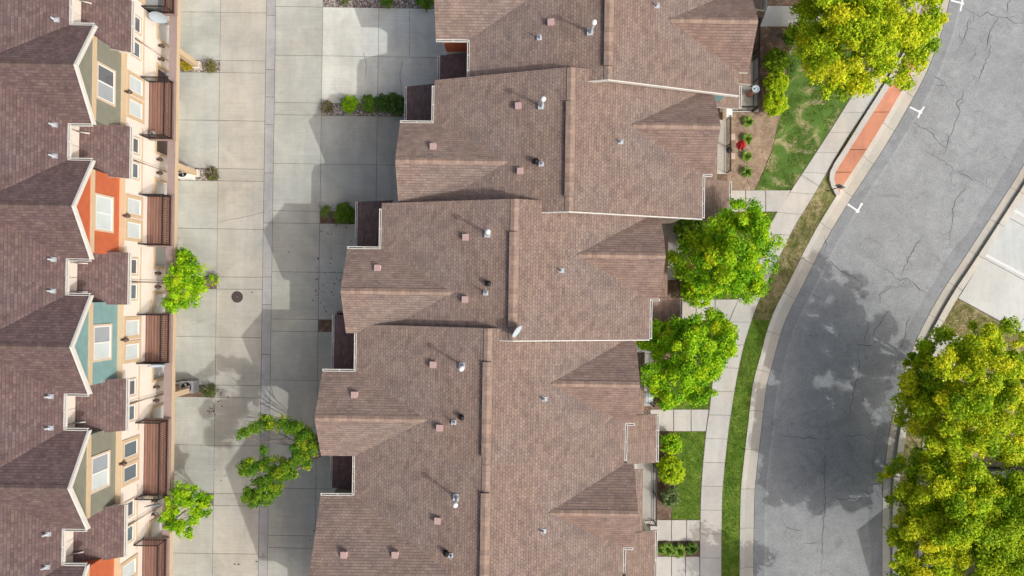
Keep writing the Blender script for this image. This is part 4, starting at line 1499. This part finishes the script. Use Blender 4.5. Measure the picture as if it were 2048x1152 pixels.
tree('greener crown at the right edge of the photo low down', (1985, 1020),
     [(2000, 1020, 4.6, 55), (1990, 1090, 4.6, 55), (1990, 990, 6, 45), (2035, 970, 5.5, 40), (1975, 1050, 6.8, 50), (2030, 1040, 6.5, 50), (1960, 1110, 6.2, 50), (2020, 1110, 6.6, 55), (2050, 910, 5.5, 35), (2065, 1070, 6, 45), (1990, 1170, 6, 60), (2060, 1160, 6, 60)],
     56000, .105, [(.2, .34, .012), (.33, .5, .014), (.46, .6, .016), (.6, .66, .02)], 16, clump=.38, cover=1.5, r0=.17, group=TR, split=2.2)
tree('tall crown casting shade on the street from below the frame', (1690, 1330),
     [(1700, 1330, 5, 60), (1650, 1300, 5, 50), (1740, 1310, 5, 50), (1700, 1290, 5.5, 50), (1780, 1340, 5.5, 55)], 7000, .17, YG, 17, clump=.6, r0=.16, group=TR)
tree('small bright green tree in the left alley beside the long brown beam', (420, 562),
     [(375, 530, 3.4, 24), (385, 550, 3.6, 26), (360, 560, 3.4, 24), (375, 585, 3.4, 26), (355, 600, 3.2, 20), (395, 575, 3.2, 18), (372, 512, 3, 14), (345, 605, 3, 14)],
     13000, .075, LG, 18, clump=.2, r0=.06, group='young alley trees', split=1.2)
tree('small bright green tree in the left alley with an open centre, near the lowest dish', (420, 992),
     [(370, 990, 3.4, 22), (395, 1000, 3.4, 22), (350, 1010, 3.2, 18), (405, 1020, 3.2, 16), (345, 1040, 3, 20), (365, 1055, 3.2, 16), (385, 1035, 3.2, 12), (378, 1065, 2.8, 10), (412, 1000, 3, 12)],
     11000, .075, LG, 19, clump=.18, r0=.06, group='young alley trees', split=1.2)
ARCH = [(483, 872, 4.6, 10), (500, 858, 4.7, 11), (520, 848, 4.8, 12), (540, 842, 4.9, 13), (562, 845, 5, 13), (585, 852, 5, 14), (605, 862, 5.1, 17), (618, 882, 5.1, 20), (610, 905, 5, 22), (592, 925, 4.9, 20), (575, 945, 4.7, 18),
        (550, 935, 4.6, 14), (520, 925, 4.5, 14), (500, 932, 4.4, 14), (482, 935, 4.3, 12), (535, 900, 4.5, 10), (528, 895, 4.4, 9), (552, 958, 4.5, 19), (532, 972, 4.4, 22), (513, 992, 4.3, 21), (500, 985, 4.2, 10), (520, 1005, 4.2, 11)]
ARCH2 = []
for a, b in zip(ARCH[:-1], ARCH[1:]):
    ARCH2.append(a)
    dd = math.hypot(b[0] - a[0], b[1] - a[1])
    if dd < 38:
        for k in range(1, int(dd / 9) + 1):
            if (k + len(ARCH2)) % 3 == 0: continue
            f = k / (int(dd / 9) + 1)
            ARCH2.append(tuple(p + (q - p) * f for p, q in zip(a, b)))
ARCH2.append(ARCH[-1])
tree('tree with long bare-gapped arching branches over the alley gutter', (668, 890), ARCH2, 24000, .075,
     [(.07, .19, .015), (.12, .27, .016), (.2, .36, .02), (.42, .48, .025)], 20, clump=.2, r0=.09, split=2.2, cover=1.15, reach=(.3, 1.25))

SH = 'shrubs along the front yards'


def shrub(label, px, py, rpx, hgt, n, size, pal, seed, sx=1.0, cat='shrub', group=SH, name='shrub', **kw):
    k = (H - hgt * .6) / H
    lob = [(px, py, hgt * .55, rpx)]
    rg = random.Random(seed)
    for _ in range(5):
        t = rg.uniform(0, 6.28)
        lob.append((px + math.cos(t) * rpx * .45 * sx, py + math.sin(t) * rpx * .45, hgt * .5, rpx * .6))
    b = CX + (px - CX) * k, CY + (py - CY) * k
    return tree(label, b, lob, n * 2, size, pal, seed, clump=.13, cover=2.6, reach=(.78, 1.0), r0=.03, cat=cat, name=name, group=group, split=.15, mat='needle', flat=kw.pop('flat', .8), **kw)


shrub('dark green clipped shrub uppermost of the three beside the black patio fence', 1551, 123, 22, 1.3, 3600, .08, [(.13, .25, .012), (.22, .36, .016), (.33, .46, .02)], 31)
shrub('yellow-green clipped shrub in the middle of the three beside the black patio fence', 1551, 166, 22, 1.3, 3600, .08, YS, 32)
shrub('brightest yellow clipped shrub lowest of the three beside the black patio fence', 1548, 208, 23, 1.3, 3800, .08, YS, 33)
shrub('round green shrub at the foot of the maple beside the front walk', 1395, 583, 31, 1.4, 4200, .085, LG, 34)
shrub('dark leafy shrub behind the maple near the porch corner', 1382, 462, 32, 1.3, 3200, .1, MG, 35)
shrub('small shrub below the pale bare twig', 1334, 803, 17, .9, 1400, .09, LG, 36)
shrub('small round green shrub at the top of the railed patio bed', 1341, 889, 20, 1.0, 2400, .08, LG, 37)
shrub('large bright yellow round shrub beside the railed patio', 1342, 939, 26, 1.2, 3600, .08, YS, 38)
shrub('loose grey-green shrub below the large yellow round one', 1341, 992, 19, .8, 1000, .09, [(.1, .16, .04), (.17, .24, .08), (.26, .32, .14)], 39)
shrub('dark green shrub under the lamp-shadowed tree by the top walk', 1585, 75, 16, 1.1, 1200, .09, MG, 40)
AS = 'shrubs in the driveway beds'
shrub('bright green low bush in the gravel bed, leftmost of the row', 700, 210, 15, .8, 1400, .075, LG, 41, group=AS)
shrub('feathery green bush in the gravel bed beside the brightest one', 738, 208, 14, .8, 1100, .08, MG, 42, group=AS)
shrub('dark green hedge bush beside the dark entry roof', 793, 209, 20, .9, 1800, .08, DG, 43, group=AS)
shrub('dark green hedge bush in the middle of the gravel bed', 768, 208, 17, .9, 1400, .08, DG, 44, group=AS)
shrub('dense dark green round bush touching the second entry roof', 691, 427, 20, 1.1, 2600, .07, [(.08, .17, .014), (.13, .25, .018), (.2, .33, .025)], 45, group=AS)
shrub('small tuft of yellow dry growth in the gravel bed end', 655, 214, 10, .4, 420, .07, [(.16, .15, .04), (.22, .2, .06)], 46, group=AS)
shrub('green tuft at the open end of the second driveway bed', 655, 424, 10, .3, 420, .07, MG, 47, group=AS)
shrub('reddish dark shrub at the corner of the third driveway bed', 681, 637, 9, .5, 420, .07, [(.08, .03, .02), (.13, .05, .03)], 48, group=AS)
shrub('bright yellow flowering bush beside the topmost tan post', 372, 130, 11, .5, 620, .07, [(.4, .32, .01), (.55, .42, .015), (.25, .25, .02)], 49, group=AS)
shrub('olive clump of weeds in the topmost left bed', 424, 133, 10, .35, 460, .07, [(.16, .17, .04), (.25, .25, .07)], 50, group=AS)
shrub('grass tuft square at the end of the second left bed', 427, 348, 11, .25, 620, .07, [(.1, .14, .03), (.2, .2, .06)], 51, group=AS, flat=.4)
shrub('weedy green tuft at the end of the left bed near the young tree', 427, 560, 9, .3, 380, .07, LG, 52, group=AS)
shrub('green tuft among brown leaves near the dark air conditioner', 420, 781, 12, .35, 520, .07, [(.1, .16, .04), (.16, .2, .06)], 53, group=AS)
shrub('dark bush at the top edge of the driveway, beside the gravel', 850, 3, 15, .6, 900, .08, MG, 54, group=AS)
shrub('low bush in the top edge gravel left of the dark one', 772, 0, 13, .6, 600, .08, MG, 55, group=AS)
shrub('small bush in the top edge gravel nearest the alley', 690, 2, 8, .4, 300, .08, [(.12, .17, .05), (.2, .23, .07)], 56, group=AS)


def tuft(label, px, py, r, n, seed, pal, hgt=.35, group='leafy plants in the beds', lean=1.0):
    g = np.random.default_rng(seed)
    b = at(px, py)
    a = g.uniform(0, 2 * np.pi, n)
    L = r * g.uniform(.6, 1.1, n)
    hh = hgt * g.uniform(.5, 1.1, n)
    w = .035 * g.uniform(.7, 1.3, n)
    base = np.c_[np.cos(a) * .04, np.sin(a) * .04, np.zeros(n)]
    mid = np.c_[np.cos(a) * L * .55, np.sin(a) * L * .55, hh]
    tip = np.c_[np.cos(a) * L, np.sin(a) * L, hh * .55]
    s = np.c_[-np.sin(a), np.cos(a), np.zeros(n)] * w[:, None]
    V = np.stack([base - s * .5, base + s * .5, mid + s, mid - s, tip], 1).reshape(-1, 3)
    i = np.arange(n)[:, None] * 5
    F_ = np.concatenate([i + np.array([0, 1, 2, 3]), i + np.array([3, 2, 4, 4])], 0)
    F_ = np.concatenate([i + np.array([0, 1, 2]), i + np.array([0, 2, 3]), i + np.array([3, 2, 4])], 0)
    pal = np.array(pal)
    c = pal[g.integers(0, len(pal), n)] * g.uniform(.8, 1.25, (n, 1))
    o = np_object('leafy_plant', V, F_, np.repeat(c, 5, 0), ['needle'])
    o.location = (b.x, b.y, 0)
    return tag(o, label, 'plant', group)


TP = [(.12, .24, .03), (.19, .34, .04), (.3, .45, .07)]
tuft('green spiky plant topmost in the tan mulch bed', 1494, 245, .4, 90, 61, TP)
tuft('green spiky plant level with the upper stepping stone', 1492, 279, .4, 90, 62, TP)
tuft('green spiky plant level with the lower stepping stone', 1492, 314, .4, 100, 63, TP)
tuft('green spiky plant lowest in the tan mulch bed', 1492, 344, .42, 110, 64, TP)
tuft('broad leafy green plant in the small bed, nearest the porch roof', 1333, 1096, .5, 150, 65, TP, .4)
tuft('broad leafy green plant in the middle of the small bed', 1357, 1099, .52, 160, 66, TP, .4)
tuft('upright leafy plant at the walk end of the small bed', 1381, 1093, .45, 150, 67, [(.1, .2, .03), (.17, .28, .04)], .55)
tuft('half-hidden leafy plant against the wall in the small bed', 1318, 1097, .35, 80, 68, TP, .4)

# bare pale twig at the second maple
mb = MB()
p0 = at(1352, 800, 0)
for pts in ([(0, 0, 0), (-.1, .3, .9), (.1, .7, 1.6), (.35, 1.2, 2.2)], [(.1, .7, 1.6), (-.4, .6, 2.0), (-.8, .3, 2.1)], [(-.1, .3, .9), (-.5, .1, 1.4), (-.6, -.2, 1.7)], [(.1, .7, 1.6), (.5, .6, 2.0)], [(-.4, .6, 2), (-.5, .9, 2.3)]):
    mb.tube([(p0.x + a, p0.y + b, c) for a, b, c in pts], .035, 6, r1=.01)
tag(mb.build('dead_shrub', ['bark']), 'pale leafless twiggy shrub at the edge of the second maple', 'shrub')

# ------------------------------------------------------------------ yard and street objects
ME_STONE = MB(); ME_STONE.prism([(-.19, -.185), (.18, -.19), (.19, .18), (-.18, .19)], -.03, .04, 0)
so = ME_STONE.build('stepping_stone', ['stone'], None, at(1464, 274).to_3d(), (0, 0, .03))
tag(so, 'square pink stepping stone above the red parasol', 'paving stone', 'stepping stones beside the fence')
s2 = so.copy(); COL.objects.link(s2); s2.location = at(1464, 312); s2.rotation_euler = (0, 0, -.05)
s2['label'] = 'square pink stepping stone just below the red parasol'

# closed red parasol
pr = empty('parasol', at(1458, 300), 0, 'closed red parasol leaning beside the thin fence', 'parasol')
mb = MB(); mb.tube([(0, 0, 0), (.06, .0, 1.2), (.12, 0, 2.4)], .022, 8); mb.build('pole', ['grey_metal'], pr)
mb = MB()
n = 16
for i in range(n):
    t0, t1 = 2 * math.pi * i / n, 2 * math.pi * (i + 1) / n
    f = lambda t, k, r, x, y, z: (x + math.cos(t) * r * (1.15 if k % 2 else .72), y + math.sin(t) * r * (1.15 if k % 2 else .72), z)
    prof = [(.0, .12, 0, 2.42), (.12, .13, .0, 2.15), (.24, .2, -.03, 1.75), (.27, .22, -.05, 1.45), (.14, .15, -.03, 1.3)]
    for a, b in zip(prof[:-1], prof[1:]):
        mb.face([f(t0, i, b[0], b[1], b[2], b[3]), f(t1, i + 1, b[0], b[1], b[2], b[3]), f(t1, i + 1, a[0], a[1], a[2], a[3]), f(t0, i, a[0], a[1], a[2], a[3])], 0)
mb.build('canopy', ['red_cloth'], pr)
mb = MB(); mb.lathe([(.0, .08), (.16, .08), (.2, .03), (.2, 0)], n=14); mb.build('base', ['black'], pr)


def fence(label, pts_px, hgt=1.05, name='patio_fence'):
    P_ = [at(x, y) for x, y in pts_px]
    o0 = P_[0].copy()
    root = empty(name, o0, 0, label, 'fence', 'black metal patio fences')
    Q = [p - o0 for p in P_]
    for a, b in zip(Q[:-1], Q[1:]):
        pn = MB()
        pn.obox(a, b, .045, hgt - .04, hgt); pn.obox(a, b, .03, .1, .13); pn.obox(a, b, .03, hgt - .2, hgt - .17)
        d = (b - a); L = d.length; k = max(1, round(L / .12))
        for i in range(1, k):
            p = a.lerp(b, i / k)
            pn.box(p.x - .009, p.x + .009, p.y - .009, p.y + .009, .03, hgt - .04)
        pn.build('panel', ['black'], root)
    for a, b in zip(Q[:-1], Q[1:]):
        L = (b - a).length; k = max(1, round(L / 1.9))
        for i in range(0 if a == Q[0] else 1, k + 1):
            p = a.lerp(b, i / k)
            q = MB(); q.box(p.x - .03, p.x + .03, p.y - .03, p.y + .03, .0, hgt + .04); q.build('post', ['black'], root)
    return root


fence('black metal fence between the top patio and the clipped shrubs', [(1508, 50), (1505, 224)])
fence('black metal fence running from the white pillar to the clipped shrubs', [(1459, 222), (1503, 222)])
fence('black metal fence beside the tan mulch bed and red parasol', [(1452, 240), (1452, 346)], .95)
fence('black metal fence around the railed pale patio', [(1306, 927), (1306, 1040), (1278, 1040)])
fence('black metal fence beside the glass patio table', [(1303, 690), (1301, 808)])
fence('black metal fence half hidden behind the first maple', [(1352, 470), (1352, 560)])

pl = empty('pillar', at(1459, 222, .87) * 1.0, TH, 'square white-capped stucco pillar at the fence corner', 'pillar')
pl.location.z = 0
mb = MB(); mb.box(-.15, .15, -.33, .33, 0, .8); mb.build('shaft', ['cream'], pl)
mb = MB(); mb.box(-.18, .18, -.36, .36, .803, .87); mb.build('cap', ['white'], pl)


def table(label, px, py, r, hgt, seed, top_mat, name='patio_table'):
    t = empty(name, at(px, py), 0, label, 'table')
    mb = MB(); mb.lathe([(r - .035, hgt - .03), (r, hgt - .03), (r + .005, hgt), (r - .02, hgt + .02), (r - .035, hgt + .012)], n=28); mb.build('rim', ['grey_metal'], t)
    mb = MB(); mb.lathe([(r - .036, hgt - .005), (r - .036, hgt + .006), (0, hgt + .006)], n=28); mb.build('top', [top_mat], t)
    for k in range(4):
        a = k * math.pi / 2 + .5
        l = MB(); l.tube([(math.cos(a) * r * .85, math.sin(a) * r * .85, hgt - .04), (math.cos(a) * r * .5, math.sin(a) * r * .5, hgt * .5), (math.cos(a) * r * .9, math.sin(a) * r * .9, .02)], .016, 6)
        l.build('leg', ['black'], t)
    return t


table('round patterned glass patio table at the edge of the porch roof', 1292, 792, .34, .72, 1, 'glass_pale')
# fire bowl / heater on the upper patio
bw = empty('patio_heater', at(1497, 190), 0, 'round metal patio heater with a dished top beside the bright shrubs', 'heater')
mb = MB(); mb.lathe([(.16, 0), (.16, .7), (.04, .72), (.04, 1.15), (0, 1.15)], n=14); mb.build('pedestal', ['terracotta'], bw)
mb = MB(); mb.lathe([(0, 1.13), (.14, 1.14), (.22, 1.24), (.24, 1.26), (.2, 1.24), (.12, 1.18), (.06, 1.19), (.05, 1.28), (0, 1.29)], n=20); mb.build('bowl', ['dish'], bw)
# coiled pale ring (hanging chair hoop) beside the table
rg_ = MB()
pc = at(1296, 769, .9)
rg_.tube([(pc.x + .36 * math.cos(t), pc.y + .36 * math.sin(t), .95) for t in [k * 2 * math.pi / 24 for k in range(25)]], .022, 6)
for a in (.3, 2.4, 4.5):
    rg_.tube([(pc.x + .36 * math.cos(a), pc.y + .36 * math.sin(a), .95), (pc.x + .3 * math.cos(a), pc.y + .3 * math.sin(a), .02)], .016, 6)
tag(rg_.build('plant_ring', ['trim']), 'pale hoop-shaped plant support beside the patterned glass table', 'plant support')


# satellite dishes
def dish(label, loc, aim, post_h, r=.42, tall=.85, foot=True):
    root = empty('satellite_dish', loc, 0, label, 'dish', 'satellite dishes')
    aim = Vector(aim).normalized()
    a = aim.cross(Vector((0, 0, 1))).normalized(); b = a.cross(aim)
    if b.z < 0: b = -b
    c = Vector((0, 0, post_h))
    mb = MB()
    NR, NT = 5, 24
    pt = lambda k, t, th: c + a * math.cos(t) * r * k / NR + b * math.sin(t) * r * tall * k / NR + aim * (.1 * (k / NR) ** 2 - .1 - th)
    for k in range(NR):
        for i in range(NT):
            t0, t1 = 2 * math.pi * i / NT, 2 * math.pi * (i + 1) / NT
            q = [pt(k, t0, 0), pt(k, t1, 0), pt(k + 1, t1, 0), pt(k + 1, t0, 0)]
            q2 = [pt(k, t0, .015), pt(k, t1, .015), pt(k + 1, t1, .015), pt(k + 1, t0, .015)][::-1]
            if k == 0: q = [q[0], q[2], q[3]]; q2 = [q2[0], q2[1], q2[3]]
            mb.face(q, 0, smooth=True); mb.face(q2, 0, smooth=True)
    mb.build('reflector', ['dish'], root)
    m2 = MB(); m2.tube([(0, 0, 0), (0, 0, post_h * .6), c - aim * .12], .025, 8)
    if foot: m2.box(-.12, .12, -.08, .08, -.02, .02)
    m2.build('mast', ['grey_metal'], root)
    m3 = MB()
    tip = c + aim * .42 - b * .3
    m3.tube([c - b * r * tall * .95, tip], .014, 6)
    m3.box(tip.x - .05, tip.x + .05, tip.y - .04, tip.y + .04, tip.z - .04, tip.z + .05)
    m3.build('feed_arm', ['grey_metal'], root)
    return root


bpy.context.view_layer.update()
dish('pale dish on the top beam, face up with a dark mark', at(333, 48, 3.15).to_3d(), (.0, -.93, .36), .9, .5, .9)
dish('pale thin edge-on dish beside the teal house balcony', at(329, 729, 3.15).to_3d(), (.1, -.96, .25), .85, .5, .85)
dish('pale edge-on dish just above the lower young tree', at(322, 1003, 3.15).to_3d(), (.15, -.95, .25), .85, .5, .85)
q = at(1034, 662, 7.95)
dish('white dish standing at the lower ridge corner of the tan roof', q, (.75, -.55, .42), .55, .36, .85)

# blue bin, air conditioners, manhole, sign
bn = empty('wheeled_bin', at(352, 151), TH, 'blue bin with a pale lid behind the topmost long beam', 'bin')
mb = MB(); mb.prism([(-.24, -.28), (.24, -.28), (.24, .28), (-.24, .28)], .08, .92); mb.build('body', ['blue_plastic'], bn)
mb = MB(); mb.prism([(-.27, -.31), (.29, -.31), (.29, .31), (-.27, .31)], .93, 1.0); mb.build('lid', ['dish'], bn)
for s in (-1, 1):
    mb = MB(); mb.tube([(-.2, s * .26, .08), (-.2, s * .31, .08)], .08, 10); mb.build('wheel', ['rubber'], bn)


def ac_unit(label, px, py, case, rz):
    r_ = empty('air_conditioner', at(px, py), rz, label, 'air conditioner', 'air conditioners in the left beds')
    mb = MB(); mb.box(-.42, .42, -.36, .36, .05, .8); mb.box(-.44, .44, -.38, .38, .803, .85); mb.build('case', [case], r_)
    mb = MB(); mb.lathe([(.3, .853), (.31, .88), (.27, .88), (.27, .856), (0, .856)], n=20); mb.build('fan_well', ['black'], r_)
    for k in range(4):
        a = k * math.pi / 2 + .3
        mb = MB(); mb.box(0, .25, -.05, .05, .866, .874)
        o = mb.build('fan_blade', ['grey_metal'], r_); o.rotation_euler = (0, 0, a)
    mb = MB(); mb.lathe([(0, .9), (.07, .89), (.08, .858)], n=10); mb.build('hub', ['grey_metal'], r_)
    return r_


ac_unit('white air conditioner below the second tan post', 378, 349, 'white', TH)
ac_unit('dark grey air conditioner above the fourth tan post, hose beside it', 386, 771, 'grey_metal', TH)
mb = MB(); mb.tube([at(352, 763, .3), at(368, 760, .45), at(385, 765, .4), at(398, 773, .1)], .04, 7)
tag(mb.build('hose', ['black']), 'black insulated hose arching over the dark grey air conditioner', 'hose')

mh = empty('manhole_cover', at(474.5, 594), 0, 'round brown iron manhole cover in the alley slab', 'manhole cover')
mb = MB(); mb.lathe([(.36, .004), (.36, .012), (.33, .012)], n=36); mb.build('ring', ['manhole'], mh)
mb = MB(); mb.lathe([(.328, .008), (0, .010)], n=36)
for k in range(-4, 5):
    w = math.sqrt(max(0, .3 ** 2 - (k * .065) ** 2))
    mb.box(-w, w, k * .065 - .014, k * .065 + .014, .009, .017)
mb.box(-.06, .06, -.012, .012, .0171, .022, 1)
mb.build('lid', ['manhole', 'grey_metal'], mh)

sg = empty('street_sign', at(1655, 382), 0, 'thin grey street sign post at the tip of the salmon pavement', 'sign')
mb = MB(); mb.tube([(0, 0, 0), (0, 0, 1.75)], .03, 8); mb.build('post', ['black'], sg)
mb = MB(); mb.obox((-.19, .11), (.19, -.11), .02, 1.25, 1.85); mb.obox((-.16, .13), (.16, -.09), .012, 1.3, 1.8)
o = mb.build('plate', ['grey_metal'], sg); o.location = (.035, .04, 0)

# furniture on the top balcony
st = empty('balcony_chest', LH[0].matrix_world @ Vector((.35, -1.0, 3.352)), TH, 'slate blue storage chest on the topmost balcony', 'chest')
mb = MB(); mb.box(-.3, .3, -.4, .4, 0, .5); mb.build('box', ['glass_blue'], st)
mb = MB(); mb.box(-.32, .32, -.42, .42, .503, .56); mb.build('lid', ['grey_metal'], st)
bk = empty('plant_pot', LH[1].matrix_world @ Vector((.35, -1.75, 3.352)), 0, 'pale round pot in the lower corner of the sage house balcony', 'pot')
mb = MB(); mb.lathe([(.1, 0), (.16, .28), (.17, .3), (.13, .29), (.12, .24), (0, .24)], n=14); mb.build('pot', ['trim'], bk)
mb = MB()
for k in range(12):
    a = k * .52
    mb.tube([(0, 0, .24), (.06 * math.cos(a), .06 * math.sin(a), .42), (.17 * math.cos(a), .17 * math.sin(a), .45)], .012, 4)
mb.build('twigs', ['bark'], bk)

# parked car under the trees at the right edge
car = empty('parked_car', at(2030, 960), R(0), 'dark grey parked car glimpsed through the leaves at the right edge', 'car')
mb = MB()
prof = [(-2.2, .35), (-2.25, .7), (-2.1, .95), (-1.3, 1.0), (-.6, 1.45), (.9, 1.5), (1.6, 1.05), (2.15, .9), (2.25, .6), (2.2, .35)]
mb.xprism(prof, -.82, .82); mb.build('body', ['car'], car)
mb = MB(); mb.xprism([(-1.2, 1.03), (-.62, 1.42), (.86, 1.46), (1.45, 1.08)], -.83, .83); mb.build('side_window', ['glass_blue'], car)
mb = MB(); mb.face([(-1.27, -.7, 1.03), (-1.27, .7, 1.03), (-.64, .62, 1.44), (-.64, -.62, 1.44)]); mb.face([(.95, -.62, 1.485), (.95, .62, 1.485), (1.58, .7, 1.08), (1.58, -.7, 1.08)])
mb.build('windscreen', ['glass_blue'], car)
for x in (-1.4, 1.4):
    for s in (-1, 1):
        mb = MB(); mb.tube([(x, s * .68, .33), (x, s * .85, .33)], .33, 18); mb.build('wheel', ['rubber'], car)

# fallen leaves and litter
g = np.random.default_rng(5)
pts = []
for (cx, cy, sx, sy, n) in ((680, 470, 30, 30, 16), (668, 560, 18, 40, 20), (660, 590, 22, 25, 12), (440, 790, 9, 12, 14), (425, 812, 5, 8, 10), (423, 824, 4, 3, 8), (440, 960, 10, 12, 5), (600, 520, 40, 30, 8), (640, 1050, 20, 30, 4), (470, 1135, 30, 12, 6), (1500, 330, 30, 30, 10)):
    pts.append(np.c_[g.normal(cx, sx, n), g.normal(cy, sy, n)])
pts = np.concatenate(pts)
V, F_ = [], []
for x, y in pts:
    p = at(x, y); a = g.uniform(0, 6.28); s = g.uniform(.03, .075)
    k = len(V)
    for da, rr in ((0, 1.2), (1.57, .6), (3.14, 1.0), (4.71, .6)):
        V.append((p.x + math.cos(a + da) * s * rr, p.y + math.sin(a + da) * s * rr, .012 + g.uniform(0, .02)))
    F_.append((k, k + 1, k + 2, k + 3))
o = np_object('fallen_leaves', np.array(V), np.array(F_), np.tile([.1, .055, .04], (len(V), 1)), ['dryleaf'])
tag(o, 'scattered dry brown leaves on the concrete', 'leaves', kind='stuff')

# ------------------------------------------------------------------ light, sky, camera
w = bpy.data.worlds.new('World'); SC.world = w
w.use_nodes = True
nt = w.node_tree
sky = nt.nodes.new('ShaderNodeTexSky')
sky.sky_type = 'NISHITA'; sky.sun_disc = False
EL = 42.6
sx, sy = .866, -.50    # direction to the sun on the ground plane
az = math.atan2(sx, sy)
sky.sun_elevation = R(EL); sky.sun_rotation = az
sky.dust_density = 10; sky.ozone_density = 2.5; sky.air_density = 1.0; sky.altitude = 0
nt.links.new(sky.outputs[0], nt.nodes['Background'].inputs[0])
nt.nodes['Background'].inputs[1].default_value = .15
ld = bpy.data.lights.new('sun', 'SUN'); ld.energy = 2.0; ld.angle = R(.5); ld.color = (1, .985, .955)
lo = bpy.data.objects.new('sun', ld); COL.objects.link(lo)
to = Vector((sx * math.cos(R(EL)), sy * math.cos(R(EL)), math.sin(R(EL))))
lo.rotation_euler = to.to_track_quat('Z', 'Y').to_euler()
lo.location = to * 60

cd = bpy.data.cameras.new('camera')
cd.sensor_width = 36; cd.lens = 36 * H / 64.0
cd.shift_y = (CY - 576) / 2048
cd.clip_end = 1000
co = bpy.data.objects.new('camera', cd); COL.objects.link(co)
co.location = (0, 0, H)
SC.camera = co
vs = SC.view_settings
vs.view_transform = 'Standard'; vs.look = 'None'; vs.exposure = -.1; vs.gamma = 1
